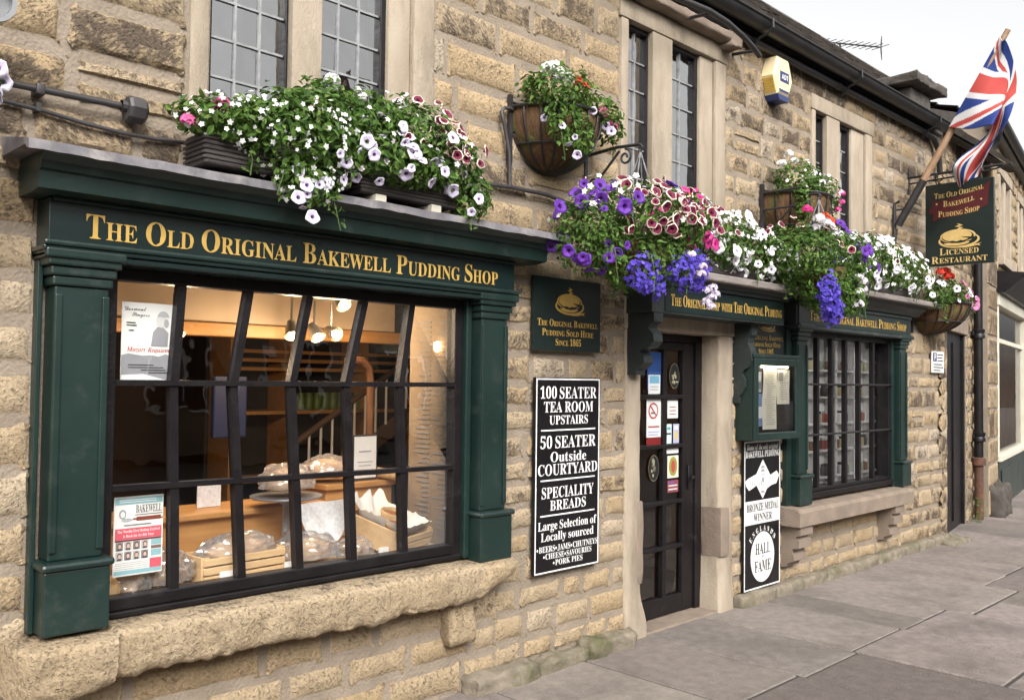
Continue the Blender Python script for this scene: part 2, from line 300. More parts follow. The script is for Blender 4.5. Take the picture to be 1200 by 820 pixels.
def layout(s, style='serif', smallcaps=False):
    """2-D verts/faces of a string with cap height 1"""
    VV = []; FF = []; x = 0.0; n = 0
    if smallcaps:
        runs = []
        for ch in s:
            k = 'S' if ch.islower() else ' ' if ch == ' ' else 'B'
            if runs and runs[-1][0] == k and k == 'S': runs[-1][1] += ch
            else: runs.append([k, ch])
    else: runs = [['B', w] for w in s.split(' ')]; runs = [r for i, q in enumerate(runs) for r in (([[' ', ' ']] if i else [])+[q])]
    for k, t in runs:
        if k == ' ': x += 0.36; continue
        sc = SMALL if k == 'S' else 1.0
        V, F = glyphs(t.upper() if smallcaps else t, style)
        if not len(V): continue
        V = V*sc/0.68; x0 = V[:, 0].min(); w = V[:, 0].max()-x0
        VV.append(np.c_[V[:, 0]-x0+x, V[:, 1]]); FF += [tuple(i+n for i in f) for f in F]; n += len(V); x += w+0.07
    return (np.vstack(VV) if VV else np.zeros((0, 2))), FF
def text(M, s, o, ux, uy, h, width=None, align='c', style='serif', smallcaps=False, mi=0, lift=0.0025, maxw=None, col=None):
    """put lettering into M: o = baseline anchor on the board's face, ux/uy unit axes, h = cap height"""
    V, F = layout(s, style, smallcaps)
    if not len(V): return
    ux, uy, o = Vector(ux), Vector(uy), Vector(o); nn = ux.cross(uy).normalized()
    w = V[:, 0].max(); sx = h
    if width: sx = width/w
    elif maxw and w*h > maxw: sx = maxw/w
    off = {'c': -w*sx/2, 'l': 0, 'r': -w*sx}[align]
    P = [o+ux*float(off+a*sx)+uy*float(b*h)+nn*lift for a, b in V]
    M.add(P, F, mi, col)
FX, FZ = (1, 0, 0), (0, 0, 1)
def oval(cx, cy, rx, ry, n=40, a0=0, a1=2*math.pi):
    return [(cx+rx*math.cos(a0+(a1-a0)*i/n), cy+ry*math.sin(a0+(a1-a0)*i/n)) for i in range(n if abs(a1-a0-2*math.pi) < 1e-6 else n+1)]
def flat(M, poly, o, ux, uy, lift, mi=0, col=None, th=0.0008):
    ux, uy, o = Vector(ux), Vector(uy), Vector(o); nn = ux.cross(uy).normalized()
    M.prism(poly, o+nn*lift, ux, uy, nn*th, mi, col)
def ring(M, cx, cy, rx, ry, t, o, ux, uy, lift, mi=0, n=48, a0=0, a1=2*math.pi, t2=None):
    """flat annulus (thickness t, in units of uy)"""
    ux, uy, o = Vector(ux), Vector(uy), Vector(o); nn = ux.cross(uy).normalized(); V = []; F = []
    full = abs(a1-a0-2*math.pi) < 1e-6
    for i in range(n+1):
        q = a0+(a1-a0)*i/n; tt = t
        for k in (0, 1):
            V.append(o+nn*lift+(cx+(rx-k*tt)*math.cos(q))*ux+(cy+(ry-k*tt)*math.sin(q))*uy)
    F = [(2*i, 2*i+2, 2*i+3, 2*i+1) for i in range(n)]
    M.add(V, F, mi)
def pudding(M, o, ux, uy, w, h, lift=0.003, gold=0, dark=1):
    """the pie-on-a-dish emblem: dish ring, crust, cut slice, wisp of steam; o = centre"""
    a, b = w/2, h/2
    P = lambda q: [(x*a, y*b) for x, y in q]
    flat(M, P(oval(0, -0.22, 1.0, 0.72)), o, ux, uy, lift, gold)
    flat(M, P(oval(0, -0.16, 0.90, 0.60)), o, ux, uy, lift+.0012, dark)
    flat(M, P(oval(-0.05, 0.18, 0.86, 0.66)), o, ux, uy, lift+.0024, gold)
    flat(M, P(oval(-0.05, 0.14, 0.78, 0.56)), o, ux, uy, lift+.0036, dark)
    flat(M, P(oval(-0.08, 0.20, 0.72, 0.52)), o, ux, uy, lift+.0048, gold)
    flat(M, P([(0.12, 0.10), (0.80, -0.02), (0.86, -0.12), (0.62, -0.20)]), o, ux, uy, lift+.006, dark)
    flat(M, P(oval(-0.1, -0.42, 0.62, 0.30, 24, math.pi, 2*math.pi)), o, ux, uy, lift+.006, gold)
    flat(M, P([(-0.5, -0.30), (-0.3, -0.22), (-0.1, -0.34), (0.1, -0.22), (0.3, -0.32), (0.45, -0.24), (0.3, -0.44), (0.0, -0.5), (-0.35, -0.44)]), o, ux, uy, lift+.0072, dark)
    flat(M, P([(0.55, -0.78), (1.1, -0.62), (0.95, -0.74), (1.04, -0.9), (0.85, -0.84), (0.5, -0.95), (0.1, -0.98), (0.3, -0.9)]), o, ux, uy, lift+.0016, gold)
    st = [(0.0, 0.86), (0.14, 0.98), (-0.10, 1.10), (0.12, 1.22), (-0.04, 1.34)]
    for i in range(4):
        (x0, y0), (x1, y1) = st[i], st[i+1]
        flat(M, P([(x0-.09, y0), (x0+.07, y0-.03), (x1+.09, y1-.02), (x1-.07, y1+.04)]), o, ux, uy, lift+.001*i*.2, gold)
# ------------------------------------------------------------------ ground: pavement of flagstones, kerb, road
M = MB(); M.box(-60, 80, -60, 60, -0.5, -0.13); struct(M.build('ground', 'asphalt'))
M = MB(); M.box(-8, 40, -9.6, -2.9, -0.2, -0.12, 0); struct(M.build('road', 'asphalt'))
M = MB(); M.box(-8, 40, -2.72, 3.0, -0.3, -0.008, mi=1)
xs = [-8.0]
while xs[-1] < 30: xs.append(xs[-1]+random.choice((0.50, 0.56, 0.62, 0.70)))
base = [4.02, 4.70, 5.36, 6.10, 6.86]           # strips that can be read in front of the door
xs = [x for x in xs if x < 3.6]+base+[x for x in xs if x > 7.3]
for i in range(len(xs)-1):
    x0, x1 = xs[i], xs[i+1]; y = 0.9
    stops = []
    yy = -1.06 if x0 < 6 else -0.98-random.random()*0.3
    for q in (0.9, yy+random.uniform(-.06, .06), yy-random.uniform(.8, 1.0), -2.72): stops.append(q)
    for a, b in zip(stops[1:], stops[:-1]):
        subs = [(x0, x1, a, b)]
        if random.random() < .3 and x0 > 6: xm = (x0+x1)/2; subs = [(x0, xm, a, b), (xm, x1, a, b)]
        for (p, q, c, d) in subs:
            t = random.uniform(.76, 1.12); col = (t, t*random.uniform(.98, 1.01), t*random.uniform(.96, 1.01))
            if 3.9 < p < 5.2 and d < -0.9 and c < -1.5: col = (.60, .58, .58)
            g = 0.007; dz = random.uniform(-.003, .002)
            M.box(p+g, q-g, c+g*random.uniform(.6, 2), d-g*random.uniform(.6, 2), -0.06, dz, 0.007, col=col, seg=1)
struct(M.build('pavement', ['flagstone', 'joint']))
M = MB()
x = -8.0
while x < 30:
    M.box(x, x+0.9, -2.88, -2.73, -0.2, 0.0, 0.02, col=(.95,)*3); x += 0.912
struct(M.build('kerb', 'flagstone'))

# ------------------------------------------------------------------ helpers for masonry
def nz(p, s, seed=0.0): return mnoise.noise((p[0]*s+seed, p[1]*s+seed*1.7, p[2]*s-seed))
def stone(M, x0, x1, z0, z1, y=0.0, proj=0.02, dirt=0.3, tone=None, yb=0.02, irr=0.012, mi=0, rnd=None, frame=None):
    """one rock-faced block: a grid with rounded, uneven outline and a lumpy face. frame: function (x, depth, z) -> world"""
    w, h = x1-x0, z1-z0; nx = max(4, min(14, int(w/0.035))); nzz = max(4, min(10, int(h/0.035)))
    tone = random.random() if tone is None else tone; sd = random.random()*50
    rnd = rnd or min(random.uniform(.014, .032), .3*min(w, h)); V = []; Cc = []; dj = max(0, min(1, dirt+random.uniform(-.32, .32)))
    tilt = random.uniform(-.006, .006); tz = random.uniform(-.006, .006)
    for j in range(nzz+1):
        for i in range(nx+1):
            s, t = i/nx*2-1, j/nzz*2-1
            # denser samples near the edge
            s = math.copysign(1-(1-abs(s))**1.35, s); t = math.copysign(1-(1-abs(t))**1.35, t)
            # rounded-rectangle outline
            px, pz = s*w/2, t*h/2; ax, az = abs(px)-(w/2-rnd), abs(pz)-(h/2-rnd)
            if ax > 0 and az > 0:
                l = math.hypot(ax, az)
                if l > rnd: px = math.copysign(w/2-rnd+ax*rnd/l, px); pz = math.copysign(h/2-rnd+az*rnd/l, pz)
            e = min(w/2-abs(px), h/2-abs(pz)); e = max(0, e)
            X, Z = (x0+x1)/2+px, (z0+z1)/2+pz
            k = 1-min(1, e/0.012)
            X += irr*(.55*nz((X, sd, Z), 9, sd)+.5*nz((X, sd, Z), 26, sd)); Z += irr*(.55*nz((X, sd, Z), 9, sd+9)+.5*nz((X, sd, Z), 26, sd+9))
            prof = math.sqrt(max(0, 1-k*k))
            lump = (nz((X, 0, Z), 7, sd)*.6+nz((X, 0, Z), 22, sd)*.35+nz((X, 0, Z), 55, sd)*.2)
            d = .78*proj*prof*(.9+.8*lump)+(px*tilt+pz*tz)*prof+proj*.30*prof*min(1, e/0.06)
            V.append((X, y+yb-(d+yb) if prof > 0 else y+yb, Z)); Cc.append((tone, dj, min(1, e/0.06)))
    F = [(j*(nx+1)+i, j*(nx+1)+i+1, (j+1)*(nx+1)+i+1, (j+1)*(nx+1)+i) for j in range(nzz) for i in range(nx)]
    if frame: V = [frame(*v) for v in V]
    M.add(V, F, mi, Cc)
def subtract(rects, holes):
    out = list(rects)
    for (a0, a1, b0, b1) in holes:
        nxt = []
        for (x0, x1, z0, z1) in out:
            if a1 <= x0+1e-6 or a0 >= x1-1e-6 or b1 <= z0+1e-6 or b0 >= z1-1e-6: nxt.append((x0, x1, z0, z1)); continue
            if a0 > x0: nxt.append((x0, a0, z0, z1))
            if a1 < x1: nxt.append((a1, x1, z0, z1))
            m0, m1 = max(x0, a0), min(x1, a1)
            if b0 > z0: nxt.append((m0, m1, z0, b0))
            if b1 < z1: nxt.append((m0, m1, b1, z1))
        out = nxt
    return out
def courses(M, x0, x1, z0, z1, hr, lr, holes=(), gap=0.014, dirt=0.3, tones=(0, 1), proj=0.02, frame=None, irr=0.012, y=0.0):
    z = z0; zs = [z0]
    while z < z1-1e-6:
        h = random.uniform(*hr)
        if z+h > z1-hr[0]*.7: h = z1-z
        z += h; zs.append(z)
    for a, b in zip(zs[:-1], zs[1:]):
        x = x0-random.uniform(0, lr[0]) if x0 < -2 else x0
        while x < x1-1e-6:
            l = random.uniform(*lr)*(1.25 if random.random() < .15 else 1)
            if x+l > x1-lr[0]*.6: l = x1-x
            cells = [(x, x+l, a, b)]
            if (b-a) > 0.19 and random.random() < .12: mz = (a+b)/2+random.uniform(-.02, .02); cells = [(x, x+l, a, mz), (x, x+l, mz, b)]
            for (p, q, c, d) in subtract(cells, holes):
                if q-p < .05 or d-c < .045: continue
                g = gap/2*random.uniform(.7, 1.3); dd = dirt(p, c) if callable(dirt) else dirt
                stone(M, p+g, q-g, c+g, d-g, y, proj*random.uniform(.7, 1.25), dd, random.uniform(*tones), frame=frame, irr=irr)
            x += l

# ------------------------------------------------------------------ the shop building
shop = thing('stone_shop', 'two-storey sandstone shop with two dark green shopfronts, mullioned upper windows and a slate roof', 'shop building', (3.5, 0, 0))
UP = [(1.60, 2.88, 2.52, 4.02), (4.41, 5.62, 2.72, 4.02), (6.95, 8.12, 2.72, 4.0)]     # outer edges of the upper windows
holes = [(1.06, 3.36, 0.66, 2.44), (4.50, 5.73, 0.0, 2.16), (6.52, 8.72, 0.60, 2.34)]+UP
open_ = [(1.28, 3.12, 0.72, 2.05), (4.60, 5.60, 0.0, 2.0), (6.72, 8.54, 0.70, 2.05)]+[(a+.09, b-.14, c+.1, d-.08) for a, b, c, d in UP]
M = MB()
for (p, q, c, d) in subtract([(-3.0, 10.0, 0.0, 4.32)], open_): M.box(p, q, 0.0035, 0.34, c, d)
M.box(9.66, 10.0, 0.34, 4.0, 0, 4.32)
M.box(-3.0, -2.7, 0.34, 6.0, 0, 4.32)
W = MB(); W.v, W.f, W.m, W.c, W.n = M.v, M.f, [1]*len(M.f), M.c, M.n
dirtA = lambda x, z: 0.72 if z > 2.25 else 0.22
courses(W, -3.0, 1.60, 2.44, 4.3, (.17, .25), (.26, .46), holes, .026, lambda x, z: .66, (.2, .9), .018, irr=.011)
courses(W, -3.0, 1.06, 0.0, 2.44, (.15, .22), (.26, .42), holes, .016, lambda x, z: .22, (.4, 1), .012)
courses(W, 1.06, 3.40, 0.0, 0.66, (.145, .18), (.28, .5), holes, .020, .0, (.22, .62), .008, irr=.006)
courses(W, 3.36, 4.50, 0.06, 2.44, (.12, .17), (.18, .36), holes, .018, lambda x, z: .08 if z < .8 else .34, (.4, 1), .011)
courses(W, 1.60, 4.41, 2.44, 4.3, (.165, .22), (.28, .52), holes, .016, .36, (.35, 1), .008, irr=.008)
courses(W, 4.41, 10.0, 2.16, 4.3, (.15, .215), (.18, .42), holes, .016, .50, (.3, 1), .009, irr=.009)
courses(W, 5.73, 6.52, 0.06, 2.16, (.13, .2), (.2, .4), holes, .016, .28, (.4, .95), .011)
courses(W, 6.52, 8.72, 0.06, 0.62, (.12, .18), (.22, .42), holes, .018, .10, (.35, .85), .008)
courses(W, 8.72, 10.0, 0.06, 2.16, (.13, .22), (.2, .42), holes, .018, .40, (.4, 1), .013)
ret = lambda x, y, z: (10.0-y, 0.0+x, z)
courses(W, 0.0, 1.2, 0.0, 4.3, (.14, .2), (.2, .4), (), .02, .5, (.2, .9), .018, frame=ret)
for v in (0,): pass
wall = W.build('stone_wall', ['stone', 'mortar'], shop, auto=50)

# plinth stones along the foot of the wall
M = MB()
def rough_block(M, x0, x1, y0, y1, z0, z1, amp=.02, n=(10, 5, 5), sd=None, mi=0, round_=.03, col=(1, 1, 1)):
    sd = random.random()*60 if sd is None else sd; bm = bmesh.new(); bmesh.ops.create_cube(bm, size=1)
    k = max(n); bmesh.ops.subdivide_edges(bm, edges=bm.edges[:], cuts=6, use_grid_fill=True)
    lx = max(1, int((x1-x0)/.25))
    if lx > 1:
        es = [e for e in bm.edges if abs(e.verts[0].co.x-e.verts[1].co.x) > .05]; bmesh.ops.subdivide_edges(bm, edges=es, cuts=min(6, lx), use_grid_fill=True)
    sx, sy, sz = x1-x0, y1-y0, z1-z0
    for v in bm.verts:
        c = v.co; p = Vector((c.x*sx, c.y*sy, c.z*sz)); lim = Vector((sx/2-round_, sy/2-round_, sz/2-round_))
        q = Vector([max(-lim[i], min(lim[i], p[i])) for i in range(3)]); d = p-q
        if d.length > 1e-6: p = q+d.normalized()*min(d.length, round_)
        p += Vector(((x0+x1)/2, (y0+y1)/2, (z0+z1)/2))
        g = amp*(nz(p, 5, sd)+.7*nz(p, 13, sd)+.5*abs(nz(p, 27, sd))+.35*nz(p, 48, sd)); nrm = Vector((c.x**5, c.y**5, c.z**5)).normalized()
        v.co = p+nrm*g+Vector((nz(p, 8, sd+3), nz(p, 8, sd+5), nz(p, 8, sd+7)))*amp*.5
    M.bm(bm, mi, col)
for a, b, h, d in ((3.15, 3.62, .08, .11), (3.64, 4.05, .06, .10), (4.06, 4.48, .085, .12)): rough_block(M, a, b, -d, .02, -.05, h, .03, round_=.02)
M.build('plinth', 'mossy_stone', shop, auto=60); M = MB()
x = 5.76
while x < 9.9:
    l = random.uniform(.35, .6); b = min(x+l, 9.95); rough_block(M, x, b, -.09, .02, -.05, .08, .014); x = b+.006
rough_block(M, 9.55, 10.1, -.22, 0.02, -.05, .04, .02)
M.build('plinth', 'mossy_stone', shop, auto=60)

def upper_window(x0, x1, z0, z1, m0, m1, jl, jr, cols, rows, label=None, hood=False):
    """two-light mullioned window with leaded casements"""
    e = empty('upper_window', (x0, 0, z0), shop)
    M = MB(); d0, d1 = -.012, .20
    zl = z1-.10                                       # underside of lintel
    M.box(x0-.0, x0+jl, d0, d1, z0, zl, .006)         # left jamb, right jamb with a splay strip
    M.box(x1-.13, x1, d0, d1, z0, zl, .006)
    M.box(x1-jr, x1-.132, d0+.022, d1, z0, zl, .012)
    M.box(x0-.02, x1+.02, d0-.006, d1, zl+.003, z1+.03, .008)
    M.box(x0-.04, x1+.04, -.07, d1, z0-.12, z0-.003, .012)
    M.build('stone_surround', 'dressed_stone', e, auto=40)
    M = MB(); M.prism([(m0, -.008), (m1, -.008), (m1, .03), (m1-.022, .10), (m0+.022, .10), (m0, .03)], (0, 0, z0), (1, 0, 0), (0, 1, 0), (0, 0, zl-z0)); M.build('mullion', 'dressed_stone', e, auto=40)
    if hood:
        M = MB(); rough_block(M, x0-.06, x1-.02, -.11, .0, z1+.035, z1+.10, .008, round_=.02); rough_block(M, x1-.10, x1+.05, -.125, 0, z1+.0, z1+.115, .02, round_=.015); M.build('drip_stone', 'brown_stone', e, auto=60)
    for (a, b) in ((x0+jl, m0+.02), (m1-.02, x1-jr)):
        f = .032; gy = .062
        M = MB()
        for (p, q, c, d) in ((a, a+f, z0, zl), (b-f, b, z0, zl), (a+f, b-f, zl-f, zl), (a+f, b-f, z0, z0+f)): M.box(p, q, gy-.03, gy+.03, c, d, .004)
        cs = M.build('casement', 'black_paint', e)
        M = MB(); ww, hh = b-a-2*f, zl-z0-2*f; nR = rows
        for i in range(cols):
            for j in range(nR):
                p, q = a+f+ww*i/cols, a+f+ww*(i+1)/cols; c, d = z0+f+hh*j/nR, z0+f+hh*(j+1)/nR
                tx, tz = random.uniform(-.0016, .0016), random.uniform(-.0016, .0016)
                M.add([(p, gy-tx-tz, c), (q, gy+tx-tz, c), (q, gy+tx+tz, d), (p, gy-tx+tz, d)], [(0, 1, 2, 3)])
        M.build('leaded_pane', 'leaded_glass', e, keep=True)
        M = MB()
        for i in range(1, cols): M.box(a+f+ww*i/cols-.005, a+f+ww*i/cols+.005, gy-.012, gy+.008, z0+f, zl-f)
        for j in range(1, nR): M.box(a+f, b-f, gy-.010, gy+.006, z0+f+hh*j/nR-.005, z0+f+hh*j/nR+.005)
        M.build('leading', 'came', e)
    return e
w1 = upper_window(*UP[0], 2.07, 2.22, .08, .27, 3, 8)
w2 = upper_window(*UP[1], 4.74, 4.96, .07, .30, 2, 6, hood=True)
w3 = upper_window(*UP[2], 7.22, 7.46, .06, .39, 2, 6)
for e, (a, b, c, d) in zip((w1, w2, w3), UP):
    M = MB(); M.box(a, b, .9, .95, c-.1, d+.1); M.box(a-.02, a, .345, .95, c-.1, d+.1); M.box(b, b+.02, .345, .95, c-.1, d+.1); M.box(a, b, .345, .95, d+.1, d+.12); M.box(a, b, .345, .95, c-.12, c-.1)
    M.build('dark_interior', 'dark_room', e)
def curtain(e, x0, x1, z0, z1, y=.25):
    M = MB(); V = []; F = []; n = 40
    for i in range(n+1):
        x = x0+(x1-x0)*i/n; yy = y+.018*math.sin(i*1.1)+.008*math.sin(i*2.7)
        V += [(x, yy, z0), (x, yy, z1), (x, yy+.006, z1), (x, yy+.006, z0)]
    for i in range(n): F += [(4*i+k, 4*i+(k+1) % 4, 4*i+4+(k+1) % 4, 4*i+4+k) for k in range(4)]
    M.add(V, F); M.build('curtain', 'curtain', e, auto=60)
curtain(w2, 4.62, 4.76, 2.8, 3.9); curtain(w2, 5.12, 5.32, 2.8, 3.9); curtain(w3, 7.05, 7.22, 2.8, 3.9); curtain(w3, 7.5, 7.75, 2.8, 3.9)

# roof, gutter, wall pipe
def slates(M, x0, x1, ya, za, yb, zb, row=.26, frame=None):
    L = math.hypot(yb-ya, zb-za); n = int(L/row); dy, dz = (yb-ya)/L, (zb-za)/L
    for j in range(n+1):
        s0 = j*row; s1 = min(L, s0+row*1.08); x = x0-(.2 if j % 2 else 0)
        while x < x1:
            wd = random.uniform(.26, .5); t = random.uniform(.7, 1.25); lift = .03+random.uniform(0, .012)
            p, q = max(x, x0)+.004, min(x+wd, x1)-.004
            if q-p > .03:
                P = [(p, ya+dy*s0-dz*lift, za+dz*s0+dy*lift), (q, ya+dy*s0-dz*lift, za+dz*s0+dy*lift), (q, ya+dy*s1-dz*.01, za+dz*s1+dy*.01), (p, ya+dy*s1-dz*.01, za+dz*s1+dy*.01)]
                P += [(p, ya+dy*s0, za+dz*s0-.004), (q, ya+dy*s0, za+dz*s0-.004)]
                if frame: P = [frame(*v) for v in P]
                M.add(P, [(0, 1, 2, 3), (0, 4, 5, 1)], 0, (t, t*.97, t*.93))
            x += wd
M = MB(); slates(M, -3.2, 12.2, -.09, 4.30, 3.0, 7.04); slates(M, 12.2, 17.3, 1.3, 5.52, 3.0, 7.04)
M.prism([(-.08, 4.27), (3.0, 7.0), (3.0, 6.88), (.02, 4.27)], (-3.2, 0, 0), (0, 1, 0), (0, 0, 1), (15.4, 0, 0), 0, (.6,)*3)
M.prism([(1.3, 5.48), (3.0, 7.0), (3.0, 6.88), (1.4, 5.45)], (12.2, 0, 0), (0, 1, 0), (0, 0, 1), (5.1, 0, 0), 0, (.6,)*3)
M.prism([(3.0, 7.02), (6.2, 4.3), (6.0, 4.3), (3.0, 6.98)], (-3.2, 0, 0), (0, 1, 0), (0, 0, 1), (20.5, 0, 0), 0, (.7,)*3)
x = -3.2
while x < 17.2: M.prism([(2.86, 6.95), (3.0, 7.09), (3.14, 6.95)], (x+.004, 0, 0), (0, 1, 0), (0, 0, 1), (min(.5, 17.3-x)-.008, 0, 0), 0, (random.uniform(.9, 1.4),)*3); x += .5
roof = M.build('roof', 'slate', shop)
M = MB(); c_, r_ = -.155, .068; pr = [(c_+r_*math.cos(q), 4.272+r_*math.sin(q)) for q in np.linspace(math.pi, 2*math.pi, 9)]+[(c_+(r_-.01)*math.cos(q), 4.274+(r_-.01)*math.sin(q)) for q in np.linspace(2*math.pi, math.pi, 9)]
M.prism(pr, (-3.2, 0, 0), (0, 1, 0), (0, 0, 1), (12.75, 0, 0)); M.tube([(-3.2, -.226, 4.274), (9.55, -.226, 4.274)], .009, 6); M.box(-3.2, 9.7, -.075, -.02, 4.215, 4.30)
gut = M.build('gutter', 'gutter_black', shop, auto=50)
for x in (-1.2, .6, 2.4, 4.2, 5.9, 7.4, 9.2):
    M = MB(); M.tube([(x, -.23, 4.285), (x, -.232, 4.22), (x, -.19, 4.185), (x, -.12, 4.17), (x, -.09, 4.13), (x, -.05, 4.10)], .012, 6); M.build('gutter_bracket', 'gutter_black', gut)
M = MB(); M.tube([(-3, -.06, 4.165), (9.2, -.06, 4.165), (9.5, -.06, 4.15), (9.62, -.06, 4.05), (9.66, -.06, 3.8)], .03, 10)
for x in np.arange(-2.5, 9.5, 1.4): M.lathe([(.036, -.03), (.036, .03)], (x, -.06, 4.165), 10, axis='x')
M.build('wall_pipe', 'gutter_black', shop, auto=60)
M = MB(); M.box(9.85, 10.4, .30, .70, 4.3, 4.86, .02); rough_block(M, 9.70, 10.56, .18, .82, 4.87, 4.97, .02, round_=.015); M.build('chimney_stack', 'dark_stone', shop, auto=60)

# ------------------------------------------------------------------ main shopfront (a part of the building; its pieces are sub-parts)
sf = empty('shopfront', (1.06, 0, .7), shop)
def pilaster(x0, x1, zb, zt, y=-.10, e=None, m='green_paint', base=.225, cap=.12):
    M = MB(); b = .006
    M.box(x0, x1, y-.035, .01, zb, zb+base, b); M.box(x0-.012, x1+.012, y-.05, .01, zb+base+.001, zb+base+.03, .012)
    M.box(x0+.02, x1-.02, y, .01, zb+base+.031, zt-cap, b)
    t = .022; M.box(x0+.02, x0+.045, y-.010, y-.001, zb+base+.06, zt-cap-.03, .004); M.box(x1-.045, x1-.02, y-.010, y-.001, zb+base+.06, zt-cap-.03, .004)
    for k, (dz, o) in enumerate(((0, .012), (.035, .022), (.07, .035), (.095, .047))): M.box(x0+.02-o, x1-.02+o, y-o, .01, zt-cap+dz+.001, zt-cap+dz+.036, .008)
    M.build('pilaster', m, e)
pilaster(1.065, 1.292, .702, 2.055, -.10, sf); pilaster(3.135, 3.36, .685, 2.055, -.10, sf)
M = MB(); M.box(1.045, 1.064, -.04, .01, .70, 2.029, .004); M.build('side_panel', 'green_paint', sf); M = MB(); M.box(3.098, 3.134, -.05, .06, .70, 2.029, .006); M.build('side_panel', 'green_paint', sf); M = MB(); M.box(3.361, 3.372, -.03, .01, .69, 2.029, .003); M.build('side_panel', 'green_paint', sf)
M = MB(); M.box(1.05, 3.365, -.125, .01, 2.075, 2.245, .004); M.box(1.03, 3.385, -.145, .01, 2.055, 2.074, .006); M.box(1.038, 3.377, -.135, .01, 2.030, 2.0535, .006); M.build('fascia_board', 'fascia_green', sf)
M = MB(); M.box(1.03, 3.385, -.155, -.126, 2.072, 2.092, .008); M.box(1.06, 3.36, -.14, -.12, 2.232, 2.247, .004); M.build('fascia_moulding', 'green_paint', sf)
M = MB(); text(M, 'The Old Original Bakewell Pudding Shop', (1.175, -.1255, 2.113), FX, FZ, .088, 2.065, 'l', 'serif', True); M.build('lettering', 'gold', sf)
M = MB(); prof = [(.01, 2.248), (-.15, 2.248), (-.215, 2.256), (-.220, 2.315), (-.235, 2.320), (-.245, 2.345), (-.275, 2.372), (-.275, 2.378), (.01, 2.378)]
M.prism(prof, (.985, 0, 0), (0, 1, 0), (0, 0, 1), (2.535, 0, 0)); M.build('cornice', 'green_paint', sf)
M = MB()
nL = 60; V = []; F = []
for i in range(nL+1):
    x = .925+(3.61-.925)*i/nL; wv = .006*nz((x, 0, 0), 4, 3)+.004*nz((x, 0, 0), 15, 4)
    sec = [(-.002, 2.455), (-.02, 2.45), (-.28, 2.402+wv), (-.305+wv, 2.396+wv), (-.31+wv, 2.362+wv*1.6), (-.295+wv, 2.364+wv*1.6), (-.27, 2.381), (-.002, 2.381)]
    V += [(x, a, b) for a, b in sec]
k = 8
for i in range(nL): F += [(i*k+j, i*k+(j+1) % k, (i+1)*k+(j+1) % k, (i+1)*k+j) for j in range(k)]
F += [tuple(range(k)), tuple(nL*k+j for j in range(k))[::-1]]
M.add(V, F); M.build('lead_capping', 'lead', sf, auto=40)
# sash: frame, crooked glazing bars, wavy panes
M = MB(); M.box(1.292, 1.335, -.02, .05, .70, 2.03, .004); M.box(3.046, 3.097, -.02, .05, .70, 2.03, .004); M.box(1.335, 3.046, -.02, .05, 1.982, 2.029, .004)
M.box(1.335, 3.046, -.02, .05, .725, .775, .005); M.box(1.293, 3.096, -.035, .05, .700, .7245, .006); M.build('window_frame', 'black_paint', sf)
top_ = [1.594, 1.891, 2.185, 2.487, 2.769]; mid = [1.570, 1.828, 2.105, 2.395, 2.709]; bot = [1.590, 1.881, 2.160, 2.446, 2.746]
tz1, tz2 = 1.590, 1.178; low2 = [m+(b-m)*.5 for m, b in zip(mid, bot)]
def barq(M, xa, za, xb, zb, w=.030, y0=-.012, y1=.03):
    d = Vector((xb-xa, 0, zb-za)).normalized(); s = Vector((-d.z, 0, d.x))*w/2; P = [(xa, za), (xb, zb)]
    pl = [(xa+s.x, za+s.z), (xb+s.x, zb+s.z), (xb-s.x, zb-s.z), (xa-s.x, za-s.z)]; M.prism(pl, (0, y0, 0), (1, 0, 0), (0, 0, 1), (0, y1-y0, 0))
M = MB()
for a, b, c, d in zip(top_, mid, low2, bot):
    barq(M, a, 1.983, b, tz1+.0, .034); barq(M, b-.003, tz1, c, tz2, .034, -.0115, .0295); barq(M, c, tz2, d, .774, .036, -.0125, .0305)
for z0, z1 in ((tz1, tz1+.0), (tz2+.01, tz2-.01)): barq(M, 1.334, z0, 3.047, z1, .022, -.020, .026)
M.build('glazing_bars', 'black_paint', sf)
M = MB()
cols = [[1.335]*4]+[[a, b, c, d] for a, b, c, d in zip(top_, mid, low2, bot)]+[[3.046]*4]; zz = [1.984, tz1, tz2, .775]
for i in range(6):
    for j in range(3):
        t = [random.uniform(-.003, .003) for _ in range(2)]
        M.add([(cols[i][j], .012-t[0], zz[j]), (cols[i+1][j], .012+t[0], zz[j]), (cols[i+1][j+1], .012+t[1], zz[j+1]), (cols[i][j+1], .012-t[1], zz[j+1])], [(0, 1, 2, 3)])
M.build('window_glass', 'shop_glass', sf, keep=True)

# stone sill under the main window: flat worn top, broken lower edge
M = MB(); V = []; F = []; SC = []; nL = 260
def lowz(x):
    u = (x-.97)/(3.42-.97); z = .515-.02*u+.018*nz((x, 0, 0), 2.2, 11)+.016*nz((x, 0, 0), 9, 2)+.010*nz((x, 0, 0), 24, 2)
    if x < 1.30: z -= .02*math.sin(math.pi*min(1, max(0, (x-.96)/.36)))
    if x > 3.0: z += .12*((x-3.0)/.42)**1.3
    return z
prof_ = [(0, 1.0, 0), (.45, .995, .1), (.80, .985, .2), (.92, .955, .35), (.975, .91, .6), (1.0, .86, .9), (1.0, .78, 1), (1.0, .70, 1), (.99, .62, 1), (.985, .54, 1), (.97, .46, 1), (.96, .38, 1), (.94, .30, 1), (.92, .22, 1), (.89, .14, 1), (.85, .07, 1), (.78, .02, .8), (.6, .0, .5), (.3, .0, .2), (0, .0, 0)]
